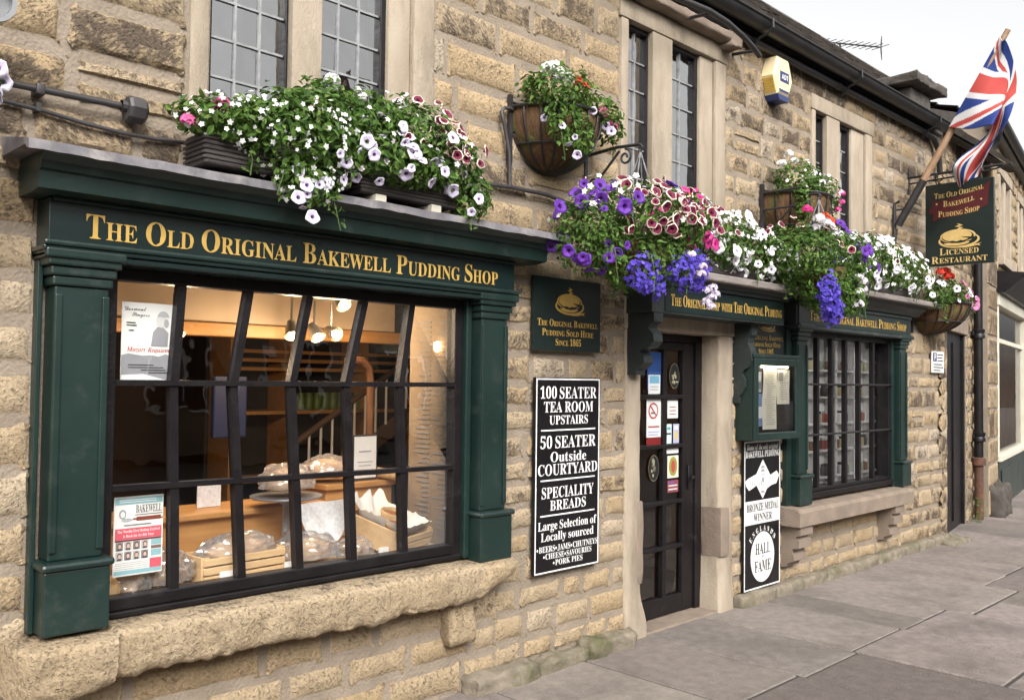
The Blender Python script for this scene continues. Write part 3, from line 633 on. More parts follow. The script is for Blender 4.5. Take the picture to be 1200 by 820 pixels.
for i in range(nL+1):
    x = .965+(3.42-.965)*i/nL; end = max(0.0, min(1, (x-.965)/.04, (3.42-x)/.07)); blk = x < 1.305; zt_ = .700-.016*(x-1)/2.4-(.012 if blk else 0); b = lowz(x); D_ = (.235 if blk else .195)*(.25+.75*math.sqrt(end))
    jn = max(0, 1-abs(x-1.305)/.006)*.03
    for (a, h, k) in prof_:
        p = (x, a*.2, b+h*(zt_-b)); r1 = abs(nz(p, 6, 5)); r2 = abs(nz((x*1.0, p[1], p[2]*2.2), 15, 7)); r3 = nz(p, 40, 9)
        d = k*(.014*(r1-.25)+.011*(r2-.25)*min(1, 1.6*(1-h))+.0025*r3-jn)
        zz_ = p[2]+k*.006*nz(p, 18, 3)+(1-k)*.004*nz(p, 9, 13); V.append((x, .01-a*D_-d*(1 if a > .5 else 0), zz_)); SC.append((.55+.4*nz((x, 0, 0), 3, 3), .60-.52*k+.22*(h < .15), .42))
k = len(prof_)
for i in range(nL): F += [(i*k+j, i*k+(j+1) % k, (i+1)*k+(j+1) % k, (i+1)*k+j) for j in range(k)]
F += [tuple(range(k)), tuple(nL*k+j for j in range(k))[::-1]]
M.add(V, F, 0, SC); M.build('stone_sill', 'stone', sf, auto=38)
M = MB(); rough_block(M, 3.0, 3.16, -.085, .01, .27, .50, .025, round_=.02, col=(.5, .3, .4)); M.build('corbel', 'stone', sf, auto=60)

# ------------------------------------------------------------------ shop room behind the glass
rm = empty('shop_interior', (2.5, .4, 0), shop)
M = MB(); x0, x1, y0, y1, z0, z1 = .9, 6.45, .345, 3.6, .0, 2.46
M.box(x0-.05, x1, y1, y1+.05, z0, z1); M.box(x0-.05, x0, y0, y1, z0, z1); M.box(x1, x1+.05, y0, y1+.05, z0, z1); M.box(x0, x1, y0, y1, z0-.04, z0)
M.build('back_wall', 'room_wall', rm)
M = MB(); M.box(x0-.05, x1+.05, .30, y1, z1, z1+.05); M.box(1.29, 3.12, .05, .345, 2.28, 2.31); M.box(1.29, 3.4, .96, 1.0, 1.905, z1-.002); M.build('cream_ceiling', 'cream_wall', rm)
M = MB(); M.box(.95, 3.5, .93, 1.03, 1.83, 1.90, .006); M.build('oak_beam', 'honey_wood', rm)
M = MB(); M.box(3.10, 3.125, .052, .42, .74, 2.27); M.build('side_screen', 'screen_board', rm)
M = MB()
for i in range(44):
    z = 1.92-i*.026
    for j in range(2):
        a = .09+j*.15; M.box(3.096, 3.0995, a, a+random.uniform(.05, .13), z, z+.008)
M.build('screen_writing', 'grey_ink', rm)
M = MB(); M.box(1.28, 3.10, .052, 1.1, .70, .742); M.build('display_shelf', 'white_paint', rm)
M = MB(); M.box(1.255, 1.29, .052, .8, .74, 2.28); M.box(1.28, 3.2, 1.06, 1.1, 0, .74); M.build('display_side', 'room_wall', rm)
M = MB(); M.tube([(2.98, .62, .75), (2.98, .62, 1.62), (2.965, .62, 1.68), (2.92, .62, 1.715), (2.82, .62, 1.72)], .022, 10); M.build('copper_rail', 'copper', rm, auto=60)
# ------------------------------------------------------------------ doorway
dw = empty('doorway', (5.1, 0, 0), shop)
def jamb(M, x0, x1, z1, seed, notch_side):
    V = []; F = []; n = 46
    for j in range(n+1):
        z = -.03+(z1+.03)*j/n; a, b = x0, x1
        # worn lower part: bellies out above the foot, notch where the stone has gone
        wv = .008*nz((0, 0, z), 6, seed)
        if notch_side > 0: a += wv; b += .055*math.exp(-((z-.0)/.22)**2)+wv*2-.012*math.exp(-((z-.6)/.2)**2)
        else: b += wv; a -= .02*math.exp(-((z-.0)/.25)**2)+wv
        y = -.012-.02*math.exp(-(z/.25)**2)+.004*nz((1, 0, z), 8, seed); r = .018+.012*abs(nz((3, 0, z), 5, seed))
        sec = [(a, .19), (a, y+r), (a+r*.3, y+r*.3), (a+r, y), ((a+b)/2, y-.004+.004*nz((2, 5, z), 9, seed)), (b-r, y), (b-r*.3, y+r*.3), (b, y+r), (b, .19)]
        V += [(p, q, z) for p, q in sec]
    k = 9
    for j in range(n): F += [(j*k+i, j*k+i+1, (j+1)*k+i+1, (j+1)*k+i) for i in range(k-1)]
    F += [tuple(range(k)), tuple(n*k+i for i in range(k))]
    M.add(V, F)
M = MB(); jamb(M, 4.475, 4.640, 1.948, 3, 1); M.build('door_jamb', 'dressed_stone', dw, auto=60)
M = MB(); jamb(M, 5.552, 5.735, 1.948, 9, -1); M.build('door_jamb', 'dressed_stone', dw, auto=60)
M = MB(); rough_block(M, 4.60, 4.672, -.022, .13, .33, .86, .004, round_=.022); M.build('patch_stone', 'brown_stone', dw, auto=60)
M = MB(); rough_block(M, 5.545, 5.665, -.035, .14, .38, .73, .006, round_=.012); M.build('patch_stone', 'brown_stone', dw, auto=60)
M = MB(); M.box(4.46, 5.75, -.016, .19, 1.951, 2.16, .008); M.build('door_lintel', 'dressed_stone', dw, auto=40)
M = MB(); M.box(4.5, 5.7, -.02, .34, -.03, .012, .01); M.build('threshold', 'brown_stone', dw)
dr = empty('shop_door', (4.66, .17, 0), shop); dy = .165
M = MB(); M.box(4.642, 4.70, .13, .22, .012, 1.948, .005); M.box(5.47, 5.549, .13, .22, .012, 1.948, .005); M.box(4.70, 5.47, .13, .22, 1.90, 1.948, .005); M.build('door_frame', 'black_paint', dr)
rows = [.155, .478, .788, 1.174, 1.514, 1.832]; cx = [4.70, 4.79, 4.925, 5.105, 5.165, 5.335, 5.468]
cx = [4.702, 4.80, 4.965, 5.075, 5.155, 5.325, 5.468]
M = MB(); M.box(4.702, 4.795, .145, .19, .02, 1.897, .005); M.box(5.33, 5.468, .145, .19, .02, 1.897, .005); M.box(4.796, 5.329, .146, .19, .02, .145, .006); M.box(4.796, 5.329, .146, .19, 1.84, 1.896, .006)
M.box(5.092, 5.136, .140, .188, .146, 1.839, .004)
for z in rows[1:-1]:
    M.box(4.796, 5.329, .134, .186, z-.014, z+.014, .006)
M.build('door_leaf', 'black_paint', dr)
M = MB()
for a, b in ((4.79, 5.095), (5.133, 5.332)):
    for c, d in zip(rows[:-1], rows[1:]): t = random.uniform(-.003, .003); M.add([(a, .172, c), (b, .172+t, c), (b, .172+t, d), (a, .172, d)], [(0, 1, 2, 3)])
M.build('door_glass', 'shop_glass', dr, keep=True)
M = MB(); M.box(5.385, 5.425, .130, .146, .86, 1.03, .006); M.tube([(5.405, .145, .95), (5.405, .10, .95), (5.36, .095, .945)], .011, 8); M.lathe([(.0, -.012), (.016, -.006), (.016, .006), (0, .012)], (5.405, .138, .89), 12, axis='y'); M.build('door_handle', 'black_paint', dr, auto=50)
def sticker(name, x0, x1, z0, z1, cols, label, y=.1585, extra=None):
    M = MB(); M.box(x0, x1, y, y+.0015, z0, z1, mi=0, col=cols[0]); h = (z1-z0)
    for (a, b, c, d, cl) in cols[1:]: M.box(x0+(x1-x0)*a, x0+(x1-x0)*b, y-.0008, y, z0+h*c, z0+h*d, col=cl)
    if extra: extra(M)
    o = M.build(name, 'paintcol', None); return tag(o, label, 'sticker', 'stickers on the shop door')
WH = (.60, .60, .58); BL = (.018, .05, .17); LB = (.14, .33, .46); RD = (.36, .035, .03)
sticker('door_sticker', 4.93, 5.085, 1.56, 1.82, [BL, (.1, .9, .1, .12, LB), (.1, .9, .45, .47, (.05, .12, .35))], 'dark blue sticker at the top of the left door panes')
sticker('door_sticker', 4.94, 5.075, 1.535, 1.665, [WH, (.1, .9, .55, .95, LB), (.15, .85, .2, .25, (.3, .3, .3)), (.15, .85, .35, .4, (.3, .3, .3))], 'pale blue and white sticker just below the dark blue one', .1565)
def nosmoke(M):
    ring(M, 0, 0, .055, .055, .011, (5.0, .1575, 1.42), FX, FZ, .0006, 0); 
    for i in range(len(M.c)-98, len(M.c)): M.c[i] = RD
    barq_c(M, 4.965, 1.455, 5.035, 1.385)
def barq_c(M, xa, za, xb, zb, col=RD):
    n0 = len(M.v); barq(M, xa, za, xb, zb, .01, .1565, .157)
    for i in range(n0, len(M.v)): M.c[i] = col
sticker('door_sticker', 4.925, 5.088, 1.24, 1.505, [WH, (.12, .88, .25, .29, RD), (.12, .88, .12, .15, (.3, .3, .5)), (.12, .8, .05, .08, (.3, .3, .5)), (.3, .6, .6, .64, (.1, .1, .1))], 'white no smoking notice with a red crossed circle on the door', extra=nosmoke)
sticker('door_sticker', 4.925, 5.088, 1.185, 1.238, [(.16, .015, .015)], 'plain dark red sticker under the no smoking notice')
sticker('door_sticker', 5.165, 5.29, 1.365, 1.49, [WH, (.2, .8, .2, .25, RD), (.2, .8, .4, .45, RD), (.2, .8, .6, .65, RD)], 'white sticker with red lines in the right door panes')
sticker('door_sticker', 5.15, 5.215, 1.19, 1.325, [(.55, .7, .66), (.1, .9, .45, .55, (.05, .05, .05)), (.2, .8, .7, .85, (.1, .3, .3))], 'small pale green pair of stickers low in the second row of panes')
sticker('door_sticker', 5.235, 5.305, 1.19, 1.325, [(.36, .35, .48), (.25, .75, .2, .6, (.5, .42, .12)), (.2, .8, .7, .9, WH)], 'small lilac sticker with a yellow figure on the door')
sticker('door_sticker', 5.16, 5.30, 1.12, 1.155, [WH], 'narrow white strip at the top of the third pane')
def ovals(M):
    flat(M, oval(5.235, 1.03, .05, .068, 24), (0, .1585, 0), FX, FZ, .0008, col=(.25, .25, .05)); flat(M, oval(5.235, 1.03, .025, .045, 16), (0, .1585, 0), FX, FZ, .0018, col=(.35, .06, .05))
sticker('door_sticker', 5.17, 5.30, .95, 1.105, [(.65, .62, .5)], 'cream sticker with an olive oval on the door', extra=ovals)
sticker('door_sticker', 5.17, 5.30, .85, .935, [(.2, .05, .06), (.1, .9, .2, .3, WH), (.1, .9, .5, .6, WH), (.1, .6, .75, .85, (.1, .1, .4))], 'dark red sticker with white lines on the door')
for (x, z, l) in ((5.245, 1.66, 'round gold and white crest on the top right door pane'), (5.01, 1.03, 'round gold crest on the third left door pane')):
    M = MB()
    for k, (a, c) in enumerate(((1, (.13, .11, .07)), (.93, (.015, .015, .015)))): flat(M, oval(x, z, .06*a, .09*a, 28), (0, .1595, 0), FX, FZ, .0006+k*.0009, col=c)
    for k in range(9):
        a, b = random.uniform(-.032, .032), random.uniform(-.05, .05); w_, h_ = random.uniform(.006, .016), random.uniform(.006, .02); q = random.uniform(.12, .4); flat(M, oval(x+a, z+b, w_, h_, 8), (0, .1595, 0), FX, FZ, .0028+k*.0002, col=(q, q*.9, q*.6))
    tag(M.build('door_crest', 'paintcol'), l, 'sticker', 'stickers on the shop door')

# ------------------------------------------------------------------ canopy over the door
cn = empty('door_canopy', (4.5, 0, 2.05), shop)
M = MB(); M.box(4.47, 6.10, -.215, .01, 2.045, 2.22, .004); M.build('fascia_board', 'dull_green_paint', cn)
M = MB(); M.box(4.60, 6.09, -.2215, -.2155, 2.058, 2.208, .002); M.build('name_board', 'fascia_green', cn)
M = MB(); M.prism([(.01, 2.221), (-.235, 2.221), (-.24, 2.245), (-.265, 2.25), (-.275, 2.272), (.01, 2.272)], (4.44, 0, 0), (0, 1, 0), (0, 0, 1), (1.70, 0, 0)); M.build('cornice', 'dull_green_paint', cn)
M = MB(); M.box(4.40, 6.22, -.325, .01, 2.273, 2.325, .012); M.build('weathered_ledge', 'weathered_board', cn)
M = MB(); text(M, 'The Original Shop with The Original Pudding', (4.655, -.2218, 2.098), FX, FZ, .072, 1.40, 'l', 'serif', True); M.build('lettering', 'gold', cn)
def bracket(x0, x1, zt, zb, out=.215, m='dull_green_paint'):
    pts = [(0.0, 1.0), (1.0, 1.0), (1.0, .86), (.86, .82), (.80, .76), (.97, .66), (1.0, .54), (.86, .45), (.62, .42), (.52, .37), (.66, .30), (.68, .20), (.52, .12), (.40, .08), (.40, 0), (0, 0)]
    M = MB(); M.prism([(.012-p*(out+.012), zb+(zt-zb)*q) for p, q in pts], (x0, 0, 0), (0, 1, 0), (0, 0, 1), (x1-x0, 0, 0)); return M.build('scroll_bracket', m, cn)
bracket(4.49, 4.585, 2.044, 1.66); bracket(5.752, 5.835, 2.044, 1.47, .15)

# ------------------------------------------------------------------ second shopfront
s2 = empty('shopfront', (6.5, 0, .66), shop)
pilaster(6.535, 6.735, .665, 2.045, -.09, s2, 'green_paint', .21, .09); pilaster(8.525, 8.72, .665, 2.045, -.09, s2, 'green_paint', .21, .09)
M = MB(); M.box(6.46, 6.534, -.05, .01, .665, 2.044, .004); M.build('side_panel', 'green_paint', s2); M = MB(); M.box(8.47, 8.524, -.045, .06, .665, 2.045, .004); M.build('side_panel', 'green_paint', s2)
M = MB(); M.box(6.50, 8.76, -.105, .01, 2.045, 2.27, .004); M.box(6.48, 8.78, -.135, .01, 2.048, 2.078, .008); M.box(6.51, 8.75, -.125, -.1055, 2.235, 2.262, .006); M.build('fascia_board', 'dull_green_paint', s2)
M = MB(); M.box(6.53, 8.70, -.113, -.106, 2.082, 2.232, .003); M.build('name_board', 'sign_green', s2)
M = MB(); text(M, 'The Old Original Bakewell Pudding Shop', (6.70, -.1135, 2.122), FX, FZ, .080, 1.93, 'l', 'serif', True); M.build('lettering', 'gold', s2)
M = MB(); M.prism([(.01, 2.271), (-.13, 2.271), (-.15, 2.30), (-.20, 2.33), (-.215, 2.36), (.01, 2.36)], (6.48, 0, 0), (0, 1, 0), (0, 0, 1), (2.42, 0, 0)); M.build('cornice', 'dull_green_paint', s2)
M = MB(); M.box(6.40, 9.22, -.27, .01, 2.361, 2.412, .012); M.build('weathered_ledge', 'weathered_board', s2)
M = MB(); M.prism([(.01, .52), (-.19, .52), (-.19, .625), (-.17, .652), (.01, .664)], (6.40, 0, 0), (0, 1, 0), (0, 0, 1), (2.21, 0, 0)); M.build('stone_sill', 'brown_stone', s2)
for x in (6.45, 8.24):
    M = MB(); M.prism([(.01, .517), (-.17, .517), (-.17, .45), (-.13, .44), (-.13, .42), (-.155, .41), (-.155, .35), (-.10, .34), (-.10, .31), (-.115, .30), (-.115, .25), (-.06, .225), (-.05, .20), (.01, .19)], (x, 0, 0), (0, 1, 0), (0, 0, 1), (.20, 0, 0)); M.build('stone_corbel', 'brown_stone', s2)
M = MB(); M.box(6.736, 6.775, -.03, .09, .70, 2.044, .004); M.box(8.43, 8.469, -.03, .09, .70, 2.044, .004); M.box(6.775, 8.43, -.03, .09, 2.0, 2.043, .004); M.box(6.737, 8.468, -.06, .09, .690, .735, .005); M.box(6.775, 8.43, -.035, .09, .736, .765, .004); M.build('window_frame', 'black_paint', s2)
M = MB()
for x in (7.03, 7.29, 7.55, 7.82, 8.11): M.box(x-.019, x+.019, -.028, .012, .766, 1.999, .003)
for z in (1.20, 1.612): M.tube([(6.74, -.045, z), (8.465, -.045, z)], .010, 6)
M.build('window_bars', 'black_paint', s2)
M = MB()
for a, b in zip((6.775, 7.03, 7.29, 7.55, 7.82, 8.11), (7.03, 7.29, 7.55, 7.82, 8.11, 8.43)): t = random.uniform(-.002, .002); M.add([(a, .07+t, .76), (b, .07-t, .76), (b, .07-t, 2.0), (a, .07+t, 2.0)], [(0, 1, 2, 3)])
M.build('window_glass', 'shop_glass', s2, keep=True)
M = MB(); x0, x1, y0, y1 = 6.50, 9.2, .345, .80; M.box(x0, x1, y1, y1+.04, .5, 2.4); M.box(x1, x1+.04, y0, y1, .5, 2.4); M.box(x0-.04, x0, y0, y1, .5, 2.4); M.box(x0, x1, y0, y1, 2.4, 2.44); M.box(x0, x1, y0, y1, .62, .66); M.build('window_interior', 'cream_paint', s2)
M = MB(); M.box(6.76, 8.45, .095, .345, .70, .735); M.build('window_shelf', 'white_paint', s2)

# ------------------------------------------------------------------ signs and notices fixed to the wall
def board(name, label, cat, x0, x1, z0, z1, y, m, border=None, th=.022):
    t = thing(name, label, cat, ((x0+x1)/2, y, z0)); M = MB(); M.box(x0, x1, y, y+th, z0, z1, .003); M.build('panel', m, t)
    if border:
        o, wd = border; M = MB(); q = y-.0012
        M.box(x0+o, x1-o, q, y+.001, z1-o-wd, z1-o); M.box(x0+o, x1-o, q, y+.001, z0+o, z0+o+wd); M.box(x0+o, x0+o+wd, q, y+.001, z0+o+wd, z1-o-wd); M.box(x1-o-wd, x1-o, q, y+.001, z0+o+wd, z1-o-wd)
        M.build('border', 'white_paint', t)
    return t
y = -.045
t = board('tea_room_sign', 'tall black board with white tea room and courtyard lettering, between shop window and door', 'sign', 3.622, 4.186, .53, 1.636, y, 'sign_black', (.006, .008))
M = MB(); cx_ = 3.904
for s, h, wd, z in (('100 SEATER', .066, .49, 1.516), ('TEA ROOM', .060, .43, 1.438), ('UPSTAIRS', .050, .335, 1.369), ('50 SEATER', .068, .48, 1.234), ('Outside', .056, .31, 1.156), ('COURTYARD', .062, .515, 1.082), ('SPECIALITY', .062, .45, .953), ('BREADS', .056, .31, .883),
                   ('Large Selection of', .048, .505, .776), ('Locally sourced', .048, .455, .714)):
    text(M, s, (cx_, y, z), FX, FZ, h, wd, 'c')
for z in (1.336, 1.054, .856): M.box(cx_-.235, cx_+.235, y-.0025, y-.0012, z-.004, z+.004)
def dotted(M, words, cx, z, h, W, y):
    """words each led by a round dot, set to the width W"""
    ws = [layout(w)[0][:, 0].max() for w in words]; dw_ = .8; k = W/(sum(ws)+dw_*len(words)); x = cx-W/2
    for w_, l in zip(words, ws):
        flat(M, oval(x+.36*k, z+h*.45, .22*k, .22*h, 12), (0, y, 0), FX, FZ, .0015); text(M, w_, (x+dw_*k, y, z), FX, FZ, h, l*k, 'l'); x += (dw_+l)*k
dotted(M, ['BEERS', 'JAMS', 'CHUTNEYS'], cx_, .654, .033, .53, y); dotted(M, ['CHEESE', 'SAVOURIES'], cx_, .613, .031, .42, y); dotted(M, ['PORK PIES'], cx_, .572, .031, .26, y)
M.build('lettering', 'white_paint', t)

def sold_here(label, x0, x1, z0, z1, y):
    t = board('pudding_sign', label, 'sign', x0, x1, z0, z1, y, 'sign_green'); c = (x0+x1)/2; W = x1-x0; H = z1-z0; M = MB()
    pudding(M, (c+.01, y, z0+H*.655), FX, FZ, W*.43, H*.33, .002)
    for s_, q, wd in (('The Original Bakewell', .335, .90), ('Pudding Sold Here', .205, .77), ('Since 1865', .075, .38)): text(M, s_, (c, y, z0+H*q), FX, FZ, H*.092, W*wd, 'c', 'serif', True)
    M.build('lettering', ['gold', 'sign_green'], t)
sold_here('square dark board with a gold pudding emblem, above the tea room board', 3.60, 4.182, 1.788, 2.207, -.045)
sold_here('dark board with gold emblem half hidden behind the canopy bracket', 5.87, 6.45, 1.812, 2.205, -.035)

# tall award board under the menu case
x0, x1, z0, z1, y = 5.845, 6.372, .092, 1.188, -.04
t = board('award_sign', 'tall black award board with a white oval badge, under the menu case', 'sign', x0, x1, z0, z1, y, 'sign_black', (.003, .010)); c = (x0+x1)/2
M = MB(); B = MB()
text(M, 'Home of the only original', (c, y, 1.122), FX, FZ, .040, .46, 'c', 'italic'); text(M, 'BAKEWELL PUDDING', (c, y, 1.066), FX, FZ, .046, .49, 'c')
flat(M, [(c, 1.045), (c+.13, .90), (c, .755), (c-.13, .90)], (0, y, 0), FX, FZ, .0015)
wave = [(-.235, .80), (-.20, .77), (-.10, .80), (.02, .755), (.12, .79), (.20, .80), (.24, .86), (.205, .895), (.12, .87), (.02, .84), (-.10, .885), (-.21, .86), (-.255, .84)]
flat(M, [(c+a, b+.055) for a, b in wave], (0, y, 0), FX, FZ, .0028)
flat(M, [(x0+.014, .745), (x1-.014, .745), (x1-.014, .572), (x0+.014, .572)], (0, y, 0), FX, FZ, .0012)
flat(M, oval(c, .322, .172, .186, 48), (0, y, 0), FX, FZ, .0016)
s_ = "ENGLANDS"; n = len(s_)
for i, ch in enumerate(s_):
    q = R(138-96*i/(n-1)); px, pz = c+.212*math.cos(q), .322+.212*math.sin(q); rot = q-math.pi/2
    ux = Vector((math.cos(rot), 0, math.sin(rot))); uy = Vector((-math.sin(rot), 0, math.cos(rot))); text(M, ch, (px, y, pz-.018), ux, uy, .038, .030, 'c')
flat(M, [(c+.150, .505), (c+.158, .498), (c+.147, .49)], (0, y, 0), FX, FZ, .0015)
M.build('white_shapes', 'white_paint', t)
text(B, 'BRONZE MEDAL', (c, y-.0022, .668), FX, FZ, .056, .47, 'c'); text(B, 'WINNER', (c, y-.0022, .592), FX, FZ, .056, .27, 'c')
B.build('black_lettering', 'ink', t); B = MB()
text(B, 'HALL', (c, y-.0026, .345), FX, FZ, .080, .22, 'c'); text(B, 'OF', (c, y-.0026, .316), FX, FZ, .018, .03, 'c'); text(B, 'FAME', (c, y-.0026, .215), FX, FZ, .082, .235, 'c')
B.build('black_lettering', 'ink', t)
G = MB(); ring(G, c, .322, .163, .177, .003, (0, y, 0), FX, FZ, .0034); G.build('grey_engraving', 'grey_ink', t); G = MB(); ring(G, c, .90, .095, .115, .004, (0, y, 0), FX, FZ, .0022, n=4)
ring(G, c, .895, .045, .045, .006, (0, y, 0), FX, FZ, .0045, n=20); flat(G, oval(c, .895, .02, .02, 12), (0, y, 0), FX, FZ, .0045)
for a in np.linspace(-.19, .17, 12): flat(G, [(c+a, .868+.02*math.sin(a*18)), (c+a+.008, .868+.02*math.sin(a*18)), (c+a+.008, .895+.02*math.sin(a*18)), (c+a, .895+.02*math.sin(a*18))], (0, y, 0), FX, FZ, .0042)
for a, b in ((0, .98), (0, .955), (0, .82), (0, .795)): flat(G, [(c-.03, b), (c+.03, b), (c+.02, b+.02), (c-.02, b+.02)], (0, y, 0), FX, FZ, .0025)
G.build('grey_engraving', 'grey_ink', t)

# menu case
t = thing('menu_case', 'green glazed menu case with pages inside, beside the door', 'menu case', (6.1, -.07, 1.19)); x0, x1, z0, z1, y = 5.775, 6.44, 1.20, 1.80, -.145
M = MB(); M.box(x0, x1, -.02, .0, z0, z1); M.box(x0, x0+.02, y, -.02, z0, z1, .003); M.box(x1-.02, x1, y, -.02, z0, z1, .003); M.box(x0+.02, x1-.02, y, -.02, z1-.02, z1, .003); M.box(x0+.02, x1-.02, y, -.02, z0, z0+.02, .003); M.box(x0-.01, x1+.02, y-.02, .0, z1+.001, z1+.03, .006); M.build('case', 'green_paint', t)
M = MB(); f = .055; yy = y-.022
M.box(x0, x0+f, yy, y-.001, z0, z1-.001, .006); M.box(x1-f, x1, yy, y-.001, z0, z1-.001, .006); M.box(x0+f, x1-f, yy, y-.001, z1-f, z1-.001, .006); M.box(x0+f, x1-f, yy, y-.001, z0, z0+f, .006); M.build('door_frame', 'green_paint', t)
M = MB(); M.add([(x0+f, y-.008, z0+f), (x1-f, y-.008, z0+f), (x1-f, y-.008, z1-f), (x0+f, y-.008, z1-f)], [(0, 1, 2, 3)]); M.build('glass', 'case_glass', t, keep=True)
M = MB(); M.box(x0+.021, x1-.021, -.105, -.10, z0+.021, z1-.021); M.build('back_board', 'dark_room', t)
M = MB(); M.box(x0+.15, x1-.12, -.138, -.122, 1.732, 1.746, .004); M.build('lamp_tube', 'tube_glow', t)
def page(name, label, px0, px1, pz0, pz1, tint, lines, yb=-.04, tilt=.012, blocks=()):
    p = thing(name, label, 'paper', ((px0+px1)/2, yb, pz0), 'pages pinned up in the menu case'); M = MB(); n = 10; V = []
    for j in range(n+1):
        z = pz0+(pz1-pz0)*j/n; b = tilt*math.sin(j/n*5)
        V += [(px0+tilt*.3*math.sin(j), yb+b, z), (px1+tilt*.3*math.sin(j), yb+b*.4, z)]
    M.add(V, [(2*j, 2*j+1, 2*j+3, 2*j+2) for j in range(n)], 0, tint)
    for k in range(lines):
        z = pz1-.03-(pz1-pz0-.05)*k/lines; j = (z-pz0)/(pz1-pz0)*n; b = min(tilt*math.sin(math.floor(j)/n*5), tilt*math.sin(math.ceil(j)/n*5), 0)-.004; a = random.uniform(.1, .3); e = random.uniform(.6, .9)
        M.box(px0+(px1-px0)*a, px0+(px1-px0)*e, yb+b, yb+b+.001, z, z+.004, col=(.42, .41, .38))
    for (a, e, c, d, cl) in blocks: M.box(px0+(px1-px0)*a, px0+(px1-px0)*e, yb-.009, yb-.008, pz0+(pz1-pz0)*c, pz0+(pz1-pz0)*d, col=cl)
    M.build('sheet', 'paintcol', p)
page('menu_page', 'long cream menu page hanging in the middle of the case', 5.965, 6.17, 1.275, 1.725, (.80, .76, .64), 24, -.120, .006)
page('menu_page', 'cream page with a dark stamp, right half of the case', 6.185, 6.375, 1.46, 1.72, (.80, .76, .64), 12, -.115, .004, ((.08, .42, .68, .92, (.25, .25, .22)),))
page('photo_page', 'grey blue photograph page in the upper left of the case', 5.865, 5.96, 1.55, 1.70, (.50, .53, .58), 0, -.112, .003, ((.1, .9, .15, .5, (.2, .22, .25)), (.2, .8, .55, .8, (.7, .7, .7))))
page('photo_page', 'blue photograph page in the lower left of the case', 5.865, 5.97, 1.30, 1.54, (.20, .30, .50), 0, -.112, .003, ((.25, .85, .25, .6, (.75, .75, .78)),))

# parking notice
t = board('parking_notice', 'small white parking notice with a blue P on the wall beyond the second window', 'notice', 9.50, 9.82, 1.745, 1.965, -.035, 'white_paint', None, .015); y = -.035
M = MB(); M.box(9.52, 9.62, y-.001, y+.001, 1.86, 1.95, mi=0); M.build('blue_panel', 'alarm_blue', t)
M = MB(); text(M, 'P', (9.57, y-.0012, 1.872), FX, FZ, .065, .045, 'c', 'sans'); M.build('letter', 'white_paint', t)
M = MB()
for a, b, z in ((9.64, 9.79, 1.93), (9.64, 9.77, 1.90), (9.64, 9.79, 1.87), (9.53, 9.76, 1.83), (9.53, 9.79, 1.80), (9.53, 9.72, 1.77)): M.box(a, b, y-.002, y-.0002, z-.006, z+.006)
M.build('small_print', 'ink', t)
# ------------------------------------------------------------------ flowers and foliage
GREENS = np.array([(.066, .134, .022), (.095, .178, .032), (.046, .100, .018), (.130, .205, .046), (.080, .150, .030)])
def lump(d, sd): return 1+.20*mnoise.noise((d[0]*2.3+sd, d[1]*2.3, d[2]*2.3-sd))+.14*mnoise.noise((d[0]*5+sd, d[1]*5+sd, d[2]*5))
def sample(env, n, lo=.55, hi=1.05, ymax=-.02, front=False):
    w = np.array([e[1][0]*e[1][2]+e[1][0]*e[1][1]*.5 for e in env]); w = w/w.sum(); out = []
    while len(out) < n:
        c, r = env[rng.choice(len(env), p=w)]; d = rng.normal(size=3); d /= np.linalg.norm(d)
        if front and (d[1] > .25 and d[0] > -.5): continue
        k = (lo+(hi-lo)*rng.random()**.6)*lump(d, c[0]*3)
        p = np.array(c)+np.array(r)*d*k
        if p[1] > ymax: continue
        ins = False
        for c2, r2 in env:
            if (c2, r2) is (c, r): continue
            q = (p-np.array(c2))/np.array(r2)
            if q@q < .45: ins = True; break
        if ins and rng.random() < .8: continue
        nn = d/np.array(r); nn /= np.linalg.norm(nn); out.append((p, nn))
    return out
def leaves(M, pts, size=(.022, .042), greens=GREENS, droop=.25, narrow=.55):
    for p, nn in pts:
        n = nn+rng.normal(size=3)*.55+np.array((0, -.1, .45)); n /= np.linalg.norm(n)
        a = rng.normal(size=3)+nn*.8+np.array((0, 0, -droop)); a -= n*(a@n); a /= np.linalg.norm(a)+1e-9; b = np.cross(n, a)
        L = rng.uniform(*size); Wd = L*narrow*rng.uniform(.7, 1.1); g = greens[rng.integers(len(greens))]*rng.uniform(.75, 1.25); f = .10*L
        V = [p-a*L*.5, p-a*L*.1+b*Wd*.5+n*f, p+a*L*.25+b*Wd*.38+n*f*.6, p+a*L*.55-n*f*1.2, p+a*L*.25-b*Wd*.38+n*f*.6, p-a*L*.1-b*Wd*.5+n*f, p+a*L*.1-n*f*.3]
        M.add(V, [(0, 1, 6), (1, 2, 6), (2, 3, 6), (3, 4, 6), (4, 5, 6), (5, 0, 6)], 0, g)
def trail(M, F_, p, L, nleaf=12, greens=GREENS, sway=(0, 0)):
    """a hanging stem with leaves"""
    P = [np.array(p)]; d = np.array((sway[0], sway[1]-.3, -.6)); d = d/np.linalg.norm(d)
    for i in range(8): d = d+np.array((rng.normal()*.18+sway[0]*.05, .03, -.22)); d /= np.linalg.norm(d); P.append(P[-1]+d*L/8)
    M.tube([tuple(q) for q in P], .003, 4, 0, (.09, .14, .04))
    pts = [(P[min(8, int(i*8/nleaf))]+rng.normal(size=3)*.018, np.array((rng.normal()*.5, -1, .2))/1.1) for i in range(nleaf)]; leaves(M, pts, (.02, .036), greens)
    return P
WHITE = ((.86, .84, .86), (.80, .78, .82), (.20, .10, .25)); PALE = ((.78, .74, .84), (.66, .58, .76), (.16, .08, .22)); PICO = ((.80, .70, .56), (.16, .012, .045), (.05, .006, .015))
